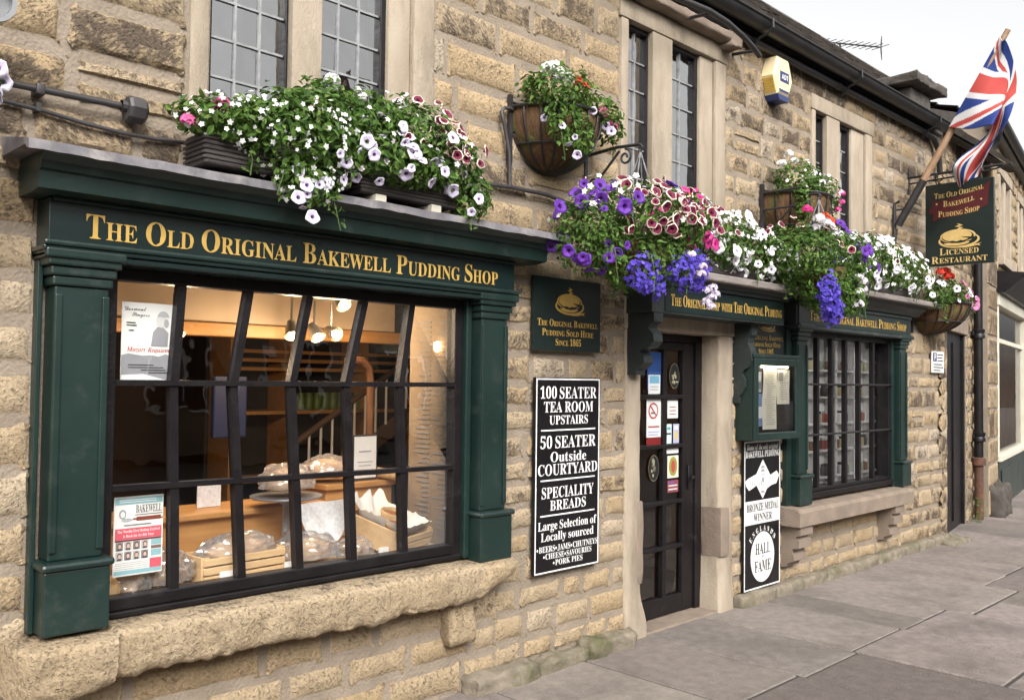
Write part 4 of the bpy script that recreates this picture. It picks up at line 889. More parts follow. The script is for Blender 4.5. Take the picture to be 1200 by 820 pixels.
PURP = ((.105, .03, .29), (.135, .035, .33), (.05, .01, .12)); MAG = ((.62, .05, .26), (.52, .03, .20), (.25, .01, .08)); PINK = ((.75, .26, .45), (.66, .18, .38), (.5, .3, .1)); RED = ((.62, .045, .02), (.5, .03, .015), (.3, .02, .01))
def petunia(M, p, n, r, cols, edge=.80):
    """five-lobed trumpet: rim colour, face colour, throat colour"""
    n = np.array(n); n = n/np.linalg.norm(n); a = np.cross(n, (.3, .2, 1)); a /= np.linalg.norm(a); b = np.cross(n, a); K = 15; ph = rng.random()*6
    V = [p-n*r*.6]; Cc = [cols[2]]; js = rng.uniform(.85, 1.1)
    for rr, hh, cc in ((.20, -.28, cols[2]), (.34, -.06, cols[1]), (edge-.04, .10, cols[1]), (edge+.04, .10, cols[0]), (1.0, -.02, cols[0])):
        for k in range(K):
            q = 2*math.pi*k/K+ph; lobe = 1+.075*math.cos(5*(q-ph))*rr+(.03*math.sin(3*q) if rr > .7 else 0); wob = (.07*math.sin(5*q+ph)+.10*math.sin(2*q+ph*3))*rr*rr
            V.append(p+r*rr*lobe*(math.cos(q)*a+math.sin(q)*b)+n*r*(hh+wob)); Cc.append(np.array(cc)*js)
    F = [(0, 1+(k+1) % K, 1+k) for k in range(K)]
    for l in range(4): F += [(1+l*K+k, 1+l*K+(k+1) % K, 1+(l+1)*K+(k+1) % K, 1+(l+1)*K+k) for k in range(K)]
    M.add(V, F, 0, Cc)
def tiny(M, p, n, r, col):
    n = np.array(n); n = n/np.linalg.norm(n); a = np.cross(n, (.3, .2, 1)); a /= np.linalg.norm(a); b = np.cross(n, a); ph = rng.random()*6; V = [p]; F = []
    for k in range(5):
        q = ph+2*math.pi*k/5; u = math.cos(q)*a+math.sin(q)*b; s = -math.sin(q)*a+math.cos(q)*b; o = len(V)
        V += [p+r*(.55*u+.36*s)+n*r*.1, p+r*1.0*u-n*r*.05, p+r*(.55*u-.36*s)+n*r*.1]; F += [(0, o, o+1), (0, o+1, o+2)]
    M.add(V, F, 0, np.array(col)*rng.uniform(.8, 1.15))
def geranium(M, p, R_, col, k=26):
    """a round head of many small florets"""
    for _ in range(k):
        d = rng.normal(size=3); d[2] = abs(d[2])*.8-.1; d[1] = d[1]-.3; d /= np.linalg.norm(d); tiny(M, np.array(p)+d*R_*rng.uniform(.75, 1.0), d, R_*.48, np.array(col)*rng.uniform(.75, 1.2))
def heads(t, pts, R_, col, k):
    for p in pts: H = MB(); geranium(H, p, R_, col, k); H.build('flower_head', 'petal', t)
def face_out(nn, k=.6): n = nn+rng.normal(size=3)*.42+np.array((-.25, -k, .12)); return n/np.linalg.norm(n)
def bloom(env, n, r, cols, region=None, edge=.80, M=None, lo=.98, hi=1.10):
    M = M or MB(); got = 0; tries = 0; prev = []
    while got < n and tries < n*60:
        tries += 1
        if prev and rng.random() < .28:
            q0 = prev[rng.integers(len(prev))]; p, nn = min(sample(env, 8, lo, hi, -.06, True), key=lambda c: abs(np.linalg.norm(c[0]-q0)-.05))
        else: p, nn = sample(env, 1, lo, hi, -.06, True)[0]
        if region and not region(p): continue
        prev.append(p)
        petunia(M, p+nn*.01, face_out(nn), rng.uniform(*r)*rng.choice((.66, .82, .92, 1.02)), cols, edge); got += 1
    return M
def specks(env, n, r, col, region=None, M=None, lo=.9, hi=1.08):
    M = M or MB(); got = 0; tries = 0
    while got < n and tries < n*60:
        tries += 1; p, nn = sample(env, 1, lo, hi, -.04, True)[0]
        if region and not region(p): continue
        tiny(M, p+nn*.008, face_out(nn, .4), rng.uniform(*r), col); got += 1
    return M
def foliage(env, n, parent, size=(.024, .048), trails=(), greens=GREENS, ymax=-.02):
    M = MB(); leaves(M, sample(env, n, .45, 1.04, ymax), size, greens)
    for p, L, s in trails: trail(M, None, p, L, int(L*70)+4, greens, s)
    return M.build('foliage', 'leaf', parent)
DENS = 1.0
# --- two long troughs on the ledge over the main window
def trough(t, x0, x1, y0, y1, z0, z1, ribs=True):
    M = MB(); M.box(x0, x1, y0, y1, z0, z1, .01)
    for k in range(5):
        z = z0+.018+(z1-z0-.03)*k/5; M.box(x0-.004, x1+.004, y0-.006, y0-.0005, z, z+.011, .003); M.box(x0-.007, x0-.0005, y0, y1, z, z+.011, .003)
    M.build('trough', 'trough_brown', t)
t = thing('flower_trough', 'dark ribbed trough of small white flowers and pink geraniums over the main shop window', 'planter', (1.85, -.2, 2.43), 'flower troughs on the ledges')
trough(t, 1.555, 2.22, -.26, -.08, 2.435, 2.56)
env = [((1.68, -.22, 2.62), (.22, .16, .10)), ((1.93, -.25, 2.62), (.28, .20, .18)), ((2.10, -.22, 2.74), (.20, .16, .15)), ((1.98, -.31, 2.44), (.15, .07, .12))]
foliage(env, 3600, t, trails=[((1.95, -.35, 2.46), .22, (0, 0)), ((2.02, -.35, 2.45), .24, (.1, 0)), ((1.85, -.33, 2.45), .12, (0, 0)), ((1.72, -.3, 2.5), .1, (0, 0))])
specks(env, 260, (.009, .014), (.82, .82, .78), lambda p: p[2] < 2.75).build('small_white_blossoms', 'petal', t)
M = MB()
heads(t, ((1.49, -.26, 2.575), (1.615, -.26, 2.665), (1.77, -.26, 2.675)), .036, (.72, .13, .33), 26)
M.build('pink_blossoms', 'petal', t)
M = bloom(env, 9, (.024, .032), PALE, lambda p: p[2] < 2.62 and p[0] > 1.85)
for p in ((1.88, -.40, 2.33), (1.94, -.41, 2.26), (1.93, -.38, 2.39), (1.90, -.36, 2.45), (2.03, -.37, 2.42)): petunia(M, np.array(p), (-.2, -1, .2), .030, PALE)
M.build('white_blossoms', 'petal', t)
t = thing('flower_trough', 'dark trough of pale and wine-red petunias on small blocks over the main shop window', 'planter', (2.55, -.2, 2.43), 'flower troughs on the ledges')
trough(t, 2.27, 2.83, -.27, -.08, 2.435, 2.545)
M = MB(); M.box(2.34, 2.40, -.28, -.1, 2.395, 2.434, .004); M.build('foot_block', 'cream_paint', t); M = MB(); M.box(2.66, 2.72, -.28, -.1, 2.395, 2.434, .004); M.build('foot_block', 'cream_paint', t)
env = [((2.34, -.22, 2.73), (.25, .18, .17)), ((2.58, -.22, 2.73), (.26, .18, .17)), ((2.79, -.22, 2.64), (.18, .16, .16)), ((2.45, -.29, 2.59), (.34, .13, .11)), ((2.90, -.27, 2.50), (.11, .11, .12))]
foliage(env, 4200, t, trails=[((2.86, -.32, 2.46), .14, (.1, 0)), ((2.92, -.3, 2.5), .12, (.2, 0)), ((2.2, -.33, 2.55), .14, (0, 0))])
bloom(env, 46, (.026, .036), PALE, lambda p: p[2] < 2.74).build('pale_blossoms', 'petal', t)
bloom(env, 44, (.024, .032), PICO, lambda p: p[2] > 2.64 and p[0] > 2.42).build('wine_blossoms', 'petal', t)
M = MB()
heads(t, ((2.13, -.24, 2.89), (2.25, -.28, 2.83), (2.40, -.26, 2.80), (2.52, -.22, 2.87), (2.62, -.26, 2.82), (2.74, -.26, 2.76), (2.84, -.25, 2.66), (2.18, -.3, 2.74)), .036, (.82, .81, .78), 22)
specks(env, 70, (.012, .017), (.80, .70, .76), lambda p: p[2] > 2.5, M).build('small_white_blossoms', 'petal', t)
# --- wall baskets
def wall_basket(t, c, r, ht, back=True, ribs=11):
    """half bowl against the wall: liner, iron straps"""
    cx, cz = c; prof = [(r*math.cos(q), -ht*math.sin(q)) for q in np.linspace(0, math.pi/2*.97, 10)]
    M = MB(); M.lathe([(a*.97, b) for a, b in prof], (cx, -.012, cz), 24, a0=math.pi, a1=2*math.pi); M.lathe([(r*.97, 0), (r*.88, -.03), (.0, -.04)], (cx, -.012, cz), 24, a0=math.pi, a1=2*math.pi); M.build('liner', 'coco_liner', t, smooth=True)
    M = MB()
    for k in range(ribs):
        q = math.pi+math.pi*k/(ribs-1); M.tube([(cx+a*1.0*math.cos(q), -.014+a*1.0*math.sin(q), cz+b) for a, b in prof], .006, 5)
    for f in (0, ):
        M.tube([(cx+r*1.01*math.cos(q), -.014+r*1.01*math.sin(q), cz) for q in np.linspace(math.pi, 2*math.pi, 20)], .009, 6)
    M.tube([(cx+r*.8*math.cos(q), -.014+r*.8*math.sin(q), cz-ht*.6) for q in np.linspace(math.pi, 2*math.pi, 20)], .006, 6)
    if back:
        M.box(cx-r-.01, cx-r+.012, -.03, -.008, cz-ht, cz+.07); M.tube([(cx-r, -.02, cz+.03), (cx, -.02, cz+.03), (cx+r, -.02, cz+.03)], .007, 6); M.tube([(cx-r, -.02, cz-ht*.4), (cx+r, -.02, cz-ht*.4)], .006, 6)
    M.build('iron_straps', 'iron', t)
t = thing('wall_basket', 'half-round wall basket of red and white geraniums above the shop window end', 'planter', (3.75, 0, 2.74), 'half-round wall baskets')
wall_basket(t, (3.73, 3.115), .31, .32)
env = [((3.62, -.20, 3.20), (.24, .18, .14)), ((3.90, -.19, 3.16), (.20, .16, .09)), ((3.55, -.30, 3.04), (.13, .06, .15)), ((3.66, -.34, 2.96), (.08, .04, .12)), ((4.05, -.2, 3.08), (.07, .1, .08))]
foliage(env, 1900, t, trails=[((3.50, -.32, 2.98), .2, (0, 0)), ((4.08, -.2, 3.02), .1, (.3, 0))])
bloom(env, 10, (.024, .03), PALE, lambda p: p[2] < 3.12).build('white_blossoms', 'petal', t)
M = MB()
heads(t, ((3.50, -.22, 3.30), (3.58, -.2, 3.33), (3.55, -.26, 3.27), (3.64, -.24, 3.27)), .042, (.84, .83, .80), 26)
M.build('white_heads', 'petal', t)
M = MB()
heads(t, ((3.72, -.24, 3.27), (3.79, -.22, 3.27), (3.65, -.15, 3.32)), .042, (.62, .06, .025), 26)
M.build('red_heads', 'petal', t)
M = MB()
heads(t, ((3.93, -.25, 3.15), (4.0, -.22, 3.15), (4.03, -.24, 3.09)), .038, (.72, .12, .34), 20)
M.build('pink_heads', 'petal', t)
t = thing('wall_basket', 'iron and wood-strip wall basket with trailing greenery left of the small upper window', 'planter', (6.5, 0, 2.62), 'half-round wall baskets')
wall_basket(t, (6.48, 3.06), .36, .40)
M = MB(); M.tube([(6.12, -.03, 3.06), (6.12, -.34, 3.06)], .009, 6); M.tube([(6.12, -.03, 2.93), (6.12, -.30, 2.93)], .008, 6); M.tube([(6.12, -.03, 2.70), (6.12, -.29, 2.95)], .008, 6); M.tube([(6.12, -.03, 2.72), (6.12, -.26, 2.72), (6.12, -.3, 2.76)], .007, 6); M.box(6.105, 6.135, -.035, -.008, 2.60, 3.13)
M.build('side_frame', 'iron', t)
env = [((6.33, -.2, 3.17), (.24, .17, .14)), ((6.66, -.2, 3.15), (.18, .16, .12)), ((6.25, -.3, 2.98), (.10, .05, .12)), ((6.86, -.2, 3.06), (.10, .1, .07))]
foliage(env, 1300, t, trails=[((6.2, -.34, 3.0), .16, (0, 0)), ((6.9, -.2, 3.0), .1, (.2, 0))])
M = MB()
heads(t, ((6.2, -.2, 3.34), (6.28, -.2, 3.30), (6.05, -.22, 3.24), (6.42, -.28, 3.2), (6.52, -.3, 3.16)), .036, (.82, .80, .78), 20)
specks(env, 40, (.012, .018), (.8, .74, .78), None, M).build('white_blossoms', 'petal', t)
M = MB()
heads(t, ((6.86, -.3, 3.13), (6.90, -.28, 3.07), (6.88, -.26, 3.01)), .034, (.70, .10, .32), 18)
M.build('pink_heads', 'petal', t)
t = thing('wall_basket', 'low wall basket of red, pink and white flowers beyond the second shopfront', 'planter', (9.4, 0, 2.15), 'half-round wall baskets')
wall_basket(t, (9.42, 2.43), .40, .30)
env = [((9.25, -.25, 2.52), (.32, .18, .15)), ((9.65, -.22, 2.48), (.26, .16, .11)), ((8.95, -.28, 2.47), (.12, .1, .13)), ((9.82, -.22, 2.42), (.1, .12, .1))]
foliage(env, 1500, t, (.028, .05), trails=[((8.95, -.34, 2.4), .2, (0, 0)), ((9.9, -.2, 2.42), .14, (.2, 0))])
bloom(env, 26, (.030, .04), WHITE, lambda p: p[2] < 2.6).build('white_blossoms', 'petal', t)
M = MB()
heads(t, ((9.06, -.34, 2.66), (9.0, -.3, 2.70), (9.13, -.3, 2.72), (9.22, -.3, 2.68)), .05, (.60, .04, .02), 26)
M.build('red_heads', 'petal', t)
M = bloom(env, 14, (.034, .044), PINK, lambda p: p[0] > 9.15)
petunia(M, np.array((9.78, -.36, 2.44)), (-.5, -1, .1), .06, PINK); M.build('pink_blossoms', 'petal', t)
# --- hanging baskets with their scroll brackets
def scroll_arm(name, label, x, ze, out, z0):
    M = MB(); M.box(x-.012, x+.012, -.02, -.006, z0, ze+.02); M.tube([(x, -.015, ze), (x, -out*.6, ze+.012), (x, -out, ze)], .010, 6)
    M.tube([(x, -.015, z0+.03), (x, -out*.25, z0+.06), (x, -out*.52, ze-.06), (x, -out*.64, ze-.012)], .008, 6)
    def sp(c, r0, a0, turns, sgn=1): return [(x, c[0]+sgn*r0*(1-.75*k/22)*math.cos(a0+turns*2*math.pi*k/22), c[1]+r0*(1-.75*k/22)*math.sin(a0+turns*2*math.pi*k/22)) for k in range(23)]
    M.tube(sp((-out*.74, ze-.055), .048, math.pi/2, 1.3), .007, 6); M.tube(sp((-.07, z0+.05), .040, -math.pi/2, 1.2, -1), .007, 6)
    M.tube([(x, -out, ze), (x, -out-.018, ze-.02), (x, -out, ze-.045), (x, -out+.012, ze-.03)], .006, 6)
    return tag(M.build(name, 'iron', None), label, 'bracket', 'scrolled basket brackets')
scroll_arm('scroll_bracket', 'black wrought iron scroll bracket above the purple hanging basket by the shop window', 4.07, 2.965, .42, 2.74)
scroll_arm('scroll_bracket', 'black wrought iron scroll bracket above the hanging basket between door and second window', 6.24, 3.02, .42, 2.70)
def basket(t, c, r):
    cx, cy, cz = c; prof = [(r*math.cos(q), -r*.85*math.sin(q)) for q in np.linspace(0, math.pi/2*.98, 9)]
    M = MB(); M.lathe(prof, c, 24); M.lathe([(r, 0), (0.01, -.02)], c, 24); M.build('bowl', 'coco_liner', t, smooth=True)
    return M
def chains(t, c, r, top):
    M = MB()
    for k in range(4):
        q = .4+k*math.pi/2; a = Vector((c[0]+r*math.cos(q), c[1]+r*math.sin(q), c[2])); b = Vector(top); n = 14
        for i in range(n):
            p0, p1 = a.lerp(b, i/n), a.lerp(b, (i+1.25)/n); M.tube([p0, p1], .0045 if i % 2 else .003, 5)
    M.build('chain', 'silver', t)
t = thing('hanging_basket', 'large hanging basket of wine-red petunias over blue lobelia beside the shop window', 'planter', (4.05, -.42, 2.2), 'hanging flower baskets')
basket(t, (4.05, -.42, 2.38), .2); chains(t, (4.05, -.42, 2.40), .17, (4.07, -.42, 2.925))
env = [((3.95, -.42, 2.52), (.40, .34, .21)), ((4.22, -.42, 2.50), (.32, .30, .20)), ((3.62, -.42, 2.40), (.17, .2, .2)), ((4.0, -.46, 2.30), (.36, .26, .18)), ((4.46, -.40, 2.46), (.14, .2, .14))]
foliage(env, 5200, t, (.022, .045), trails=[((3.62, -.6, 2.3), .18, (0, 0)), ((3.8, -.7, 2.28), .2, (0, 0)), ((4.3, -.62, 2.3), .16, (0, 0)), ((4.1, -.7, 2.25), .16, (0, 0))])
bloom(env, 84, (.030, .042), PICO, lambda p: 2.40 < p[2] < 2.72 and 3.66 < p[0] < 4.35, .84).build('wine_blossoms', 'petal', t)
M = bloom(env, 26, (.034, .048), PURP, lambda p: p[0] < 3.72 and p[2] > 2.2); bloom(env, 9, (.03, .04), PURP, lambda p: p[2] > 2.62 and p[0] > 3.9, M=M).build('purple_blossoms', 'petal', t)
bloom(env, 26, (.032, .042), MAG, lambda p: p[0] > 4.2 and p[2] > 2.38).build('magenta_blossoms', 'petal', t)
lob = [((3.80, -.66, 2.19), (.11, .06, .10)), ((4.14, -.70, 2.21), (.16, .06, .10)), ((3.93, -.62, 2.13), (.07, .06, .07)), ((4.24, -.66, 2.27), (.12, .06, .08))]
M = specks(lob, 400, (.011, .018), (.085, .05, .42), None, lo=.3); specks(lob, 120, (.010, .016), (.14, .09, .55), None, M, lo=.6).build('lobelia_blossoms', 'petal', t)
M = MB()
heads(t, ((4.05, -.78, 2.30), (4.13, -.8, 2.24), (4.12, -.8, 2.20)), .026, (.78, .66, .76), 14)
heads(t, ((4.30, -.72, 2.13), (4.34, -.72, 2.09), (4.26, -.74, 2.06), (4.44, -.68, 2.12), (4.38, -.7, 2.15), (4.33, -.72, 2.04)), .030, (.72, .62, .76), 16)
specks(env, 60, (.016, .022), (.82, .80, .76), lambda p: p[2] > 2.45, M).build('pale_heads', 'petal', t)
t = thing('hanging_basket', 'hanging basket of deep purple petunias with trailing blue lobelia between the door and second window', 'planter', (6.25, -.42, 2.3), 'hanging flower baskets')
basket(t, (6.24, -.42, 2.46), .2); chains(t, (6.24, -.42, 2.48), .17, (6.24, -.42, 2.98))
env = [((5.98, -.42, 2.56), (.36, .28, .20)), ((6.30, -.42, 2.58), (.34, .28, .20)), ((6.58, -.42, 2.50), (.22, .24, .18)), ((6.42, -.45, 2.28), (.36, .22, .18)), ((6.15, -.45, 2.36), (.3, .22, .14))]
foliage(env, 4600, t, (.026, .05), trails=[((6.0, -.66, 2.36), .2, (0, 0)), ((6.5, -.62, 2.26), .18, (.1, 0)), ((6.65, -.5, 2.3), .2, (.1, 0))])
bloom(env, 26, (.036, .046), PURP, lambda p: p[0] > 6.22 and p[2] > 2.48).build('purple_blossoms', 'petal', t)
M = bloom(env, 14, (.03, .038), PICO, lambda p: p[0] < 6.2 and p[2] > 2.45, .84); M.build('wine_blossoms', 'petal', t)
M = MB()
heads(t, ((5.98, -.55, 2.78), (6.06, -.56, 2.76), (6.14, -.55, 2.74), (6.20, -.56, 2.70), (6.28, -.55, 2.70), (6.02, -.5, 2.72), (6.5, -.6, 2.40), (6.58, -.6, 2.38), (6.66, -.56, 2.34), (6.52, -.6, 2.30), (6.45, -.62, 2.2)), .042, (.82, .76, .80), 20)
M.build('pale_heads', 'petal', t)
M = MB()
heads(t, ((6.16, -.5, 2.82), (6.24, -.5, 2.80), (6.30, -.5, 2.77)), .042, (.66, .09, .03), 22)
heads(t, ((5.9, -.5, 2.84),), .04, (.6, .03, .2), 18); M.build('red_heads', 'petal', t)
lob = [((5.86, -.68, 2.22), (.09, .06, .15)), ((5.95, -.66, 2.13), (.08, .06, .10))]
M = specks(lob, 300, (.013, .020), (.07, .045, .40), None, lo=.3); specks(lob, 110, (.015, .02), (.13, .08, .52), None, M, lo=.6).build('lobelia_blossoms', 'petal', t)
# --- troughs on the canopy and on the second shopfront
t = thing('flower_trough', 'trough of small white petunias with magenta at one end on the ledge over the door', 'planter', (5.4, -.18, 2.33), 'flower troughs on the ledges')
trough(t, 4.75, 5.95, -.25, -.07, 2.327, 2.42)
env = [((4.88, -.2, 2.57), (.30, .17, .21)), ((5.28, -.22, 2.57), (.32, .17, .20)), ((5.62, -.22, 2.53), (.30, .17, .18)), ((5.92, -.22, 2.48), (.20, .15, .15)), ((4.82, -.2, 2.76), (.20, .14, .09))]
foliage(env, 4600, t, (.024, .045), trails=[((5.5, -.33, 2.4), .12, (0, 0)), ((5.9, -.32, 2.36), .14, (0, 0))])
bloom(env, 64, (.030, .040), WHITE, lambda p: p[0] > 4.95).build('white_blossoms', 'petal', t)
specks(env, 300, (.014, .022), (.83, .81, .80), lambda p: p[0] > 4.9).build('small_white_blossoms', 'petal', t)
bloom(env, 26, (.034, .044), MAG, lambda p: p[0] < 5.0).build('magenta_blossoms', 'petal', t)
M = bloom(env, 12, (.028, .036), PICO, lambda p: 4.9 < p[0] < 5.3 and p[2] > 2.55, .84); M.build('wine_blossoms', 'petal', t)
M = MB()
heads(t, ((4.80, -.24, 2.80), (4.96, -.24, 2.70), (5.12, -.26, 2.64)), .036, (.62, .06, .025), 20)
M.build('red_heads', 'petal', t)
t = thing('flower_trough', 'long trough crowded with white petunias on the ledge of the second shopfront', 'planter', (7.9, -.18, 2.42), 'flower troughs on the ledges')
trough(t, 7.05, 8.62, -.24, -.06, 2.414, 2.50)
env = [((7.2, -.2, 2.65), (.34, .18, .22)), ((7.6, -.2, 2.68), (.34, .18, .22)), ((8.0, -.2, 2.67), (.34, .18, .22)), ((8.40, -.2, 2.64), (.32, .18, .20)), ((7.0, -.25, 2.52), (.25, .16, .16))]
foliage(env, 5600, t, (.026, .048), trails=[((7.4, -.32, 2.48), .12, (0, 0)), ((8.3, -.32, 2.48), .12, (0, 0))])
bloom(env, 100, (.030, .042), WHITE).build('white_blossoms', 'petal', t)
specks(env, 260, (.016, .026), (.83, .81, .80)).build('small_white_blossoms', 'petal', t)
M = bloom(env, 16, (.03, .036), ((.80, .76, .5), (.10, .02, .1), (.03, .01, .03)), lambda p: p[2] > 2.66 and p[0] > 7.6, .7); bloom(env, 5, (.03, .04), PURP, lambda p: p[0] < 7.3, M=M).build('dark_blossoms', 'petal', t)
t = thing('hanging_basket', 'white petunias trailing from a basket at the far left edge of the photo', 'planter', (.60, -.35, 2.45), 'hanging flower baskets')
basket(t, (.58, -.35, 2.52), .17); chains(t, (.58, -.35, 2.54), .15, (.58, -.35, 3.0))
M = MB(); M.tube([(.58, -.005, 3.02), (.58, -.35, 3.03), (.58, -.36, 3.0)], .01, 6); M.tube([(.58, -.005, 2.8), (.58, -.3, 3.02)], .008, 6); tag(M.build('basket_hook', 'iron', None), 'plain black iron hook holding the basket at the left edge', 'bracket')
env = [((.56, -.35, 2.58), (.19, .2, .14)), ((.66, -.38, 2.52), (.15, .12, .09))]
foliage(env, 800, t)
M = bloom(env, 18, (.03, .036), PALE)
for p in ((.835, -.34, 2.55), (.80, -.36, 2.51), (.815, -.36, 2.585)): petunia(M, np.array(p), (-.1, -1, .1), .03, PALE)
M.build('white_blossoms', 'petal', t)

# ------------------------------------------------------------------ fixtures on the wall
t = thing('conduit', 'black conduit pipe ending in a dark junction box, left of the first upper window', 'conduit', (1.2, -.05, 2.63))
M = MB(); M.tube([(-1.2, -.05, 2.625), (.9, -.05, 2.634), (1.315, -.05, 2.642)], .013, 10)
for x in (.35, 1.03): M.box(x-.015, x+.015, -.068, .0, 2.615, 2.655, .004)
M.build('pipe', 'plastic_black', t, auto=50)
M = MB(); M.lathe([(.0, -.001), (.046, -.001), (.052, .01), (.052, .058), (.042, .07), (.0, .07)], (1.335, -.055, 2.635), 8, axis='x'); M.lathe([(.022, -.02), (.022, .002)], (1.335, -.055, 2.642), 10, axis='x'); M.build('junction_box', 'plastic_black', t)
M = MB(); P = [(-1.0, -.03, 2.60), (.6, -.035, 2.585), (.9, -.035, 2.574), (1.05, -.035, 2.566), (1.2, -.035, 2.55), (1.33, -.035, 2.543), (1.45, -.035, 2.545), (1.58, -.03, 2.555), (1.64, -.03, 2.56)]
M.tube(P, .0085, 8)
for x in (.6, 1.03): M.box(x-.008, x+.008, -.046, .0, 2.56, 2.59)
tag(M.build('cable', 'plastic_black', None, auto=60), 'sagging black cable below the conduit at upper left', 'cable')
M = MB(); M.tube([(2.72, -.04, 2.572), (2.95, -.04, 2.60), (3.2, -.04, 2.655), (3.42, -.04, 2.67), (3.7, -.04, 2.672), (3.86, -.04, 2.655), (4.0, -.04, 2.63)], .012, 8)
M.tube([(3.405, -.04, 2.67), (3.40, -.04, 2.85), (3.36, -.04, 3.0), (3.335, -.04, 3.07), (3.36, -.04, 3.095), (3.42, -.04, 3.10)], .011, 8)
tag(M.build('cable', 'plastic_black', None, auto=60), 'black cable rising to the geranium wall basket beside the first mullioned window', 'cable')
t = thing('floodlight', 'round grey metal floodlight at the top left edge', 'lamp', (.80, -.05, 2.8))
M = MB(); c = Vector((.815, -.22, 2.835)); M.lathe([(.0, .05), (.05, .045), (.072, .0), (.075, -.05), (.06, -.05), (.058, -.02), (0, -.018)], c, 24, axis='y'); M.build('housing', 'silver', t, auto=40)
M = MB(); M.lathe([(0, -.04), (.058, -.045)], c, 24, axis='y'); M.build('lens', 'case_glass', t)
M = MB(); M.tube([(.80, .0, 2.76), (.80, -.12, 2.76), (.805, -.2, 2.80)], .012, 8); M.box(.76, .84, -.02, .0, 2.72, 2.80, .004); M.build('bracket', 'iron', t)
# alarm box
t = thing('alarm_box', 'hexagonal cream and yellow burglar alarm box with a blue base under the gutter', 'alarm', (6.3, -.05, 3.82))
hx, hz = 6.28, 3.955
hexa = [(-.145, 0.0), (-.10, .125), (.09, .15), (.145, .0), (.09, -.15), (-.10, -.125)]
hexa = [(-.145, .01), (-.085, .165), (.085, .165), (.145, .01), (.085, -.125), (-.085, -.125)]
M = MB()
V = [(hx+a, -.002, hz+b) for a, b in hexa]+[(hx+a, -.10, hz+b) for a, b in hexa]+[(hx+a*.86, -.115, hz+b*.86) for a, b in hexa]
F = [(i, (i+1) % 6, (i+1) % 6+6, i+6) for i in range(6)]+[(i+6, (i+1) % 6+6, (i+1) % 6+12, i+12) for i in range(6)]+[tuple(range(12, 18))]
M.add(V, F); M.build('cover', 'alarm_yellow', t)
M = MB()
for k in range(6):
    f0 = .12+.13*k; xa, za = -.145+.06*f0, .01-.135*f0; M.prism([(xa-.004, za), (xa+.004, za+.004), (xa+.008, za-.008), (xa, za-.012)], (hx, -.012, hz), (1, 0, 0), (0, 0, 1), (0, -.085, 0))
M.build('louvre', 'alarm_louvre', t)
M = MB(); M.prism([(-.088, -.1255), (.088, -.1255), (.066, -.168), (-.066, -.168)], (hx, -.001, hz), (1, 0, 0), (0, 0, 1), (0, -.112, 0)); M.prism([(-.078, -.085), (.078, -.085), (.07, -.106), (-.07, -.106)], (hx, -.1155, hz), (1, 0, 0), (0, 0, 1), (0, -.001, 0)); M.build('base', 'alarm_blue', t)
M = MB(); M.box(hx-.06, hx+.075, -.1175, -.1155, hz-.025, hz+.055); M.build('logo_panel', 'alarm_blue', t)
M = MB(); text(M, 'ADT', (hx+.008, -.1177, hz-.005), FX, FZ, .036, .10, 'c', 'sans'); M.build('logo', 'white_paint', t)
# swan-neck bars above the second window
t = thing('lamp_rail', 'curved black iron rail on wall stays, over the second mullioned window', 'rail', (5.2, -.2, 4.0))
M = MB(); M.tube([(3.9, -.25, 3.99), (4.6, -.27, 4.03), (5.0, -.265, 4.06), (5.25, -.25, 4.06), (5.5, -.22, 4.045), (5.7, -.2, 4.01), (5.78, -.19, 3.985)], .02, 8); M.build('rail', 'iron', t, auto=60)
for x, z, o in ((4.45, 4.04, .27), (5.02, 4.05, .26), (5.73, 4.01, .20)): M = MB(); M.tube([(x, -.0, z+.02), (x, -o, z)], .012, 6); M.build('stay', 'iron', t)

# ------------------------------------------------------------------ hanging sign
HX = 8.98
t = thing('hanging_sign', 'dark green hanging restaurant sign with crimson scroll and gold pudding emblem, on an iron bracket', 'sign', (HX, -.5, 2.72)); y0, y1, z0, z1 = -.17, -.785, 2.76, 3.555
M = MB(); M.box(HX-.018, HX+.018, y1, y0, z0, z1, .004); M.build('panel', 'sign_green', t)
UX = (0, -1, 0); c = (y0+y1)/2; xf = HX-.018
Cr = MB(); Y = lambda a: -a
o = (xf, 0, 0)
fl = lambda M, poly, lift, mi=0: flat(M, [(-a, b) for a, b in poly], o, UX, FZ, lift, mi)
fl(Cr, [(-.205, 3.47), (-.22, 3.40), (-.30, 3.39), (-.42, 3.40), (-.60, 3.44), (-.72, 3.50), (-.76, 3.53), (-.74, 3.43), (-.70, 3.36), (-.58, 3.34), (-.42, 3.31), (-.30, 3.30), (-.21, 3.27), (-.20, 3.31), (-.25, 3.36), (-.21, 3.41)], .0015)
fl(Cr, [(-.235, 3.38), (-.40, 3.34), (-.60, 3.37), (-.74, 3.43), (-.735, 3.30), (-.62, 3.25), (-.45, 3.225), (-.30, 3.22), (-.235, 3.19), (-.25, 3.25), (-.23, 3.29)], .0025)
Cr.build('crimson_scroll', 'crimson', t)
M = MB()
def arc_text(M, s, yc, z, h, wd, rise, tiltz=0.0, sc=True):
    V, F = layout(s, 'serif', sc); w_ = V[:, 0].max(); k = wd/w_; P = []
    for a, b in V:
        u = a/w_*2-1; P.append((xf-.0045, yc-u*wd/2, z+b*h+rise*(1-u*u)+tiltz*u))
    M.add(P, F)
arc_text(M, 'The Old Original', c, 3.435, .052, .44, -.012, .022); arc_text(M, '•Bakewell•'.replace('•', ''), c, 3.345, .055, .28, -.012, .016); arc_text(M, 'Pudding Shop', c, 3.245, .055, .37, -.010, .012)
for u in (-.2, .2): fl(M, oval(c+u, 3.36+u*-.0, .009, .009, 10), .0045)
pudding(M, (xf, c, 2.995+.02), UX, FZ, .37, .20, .002)
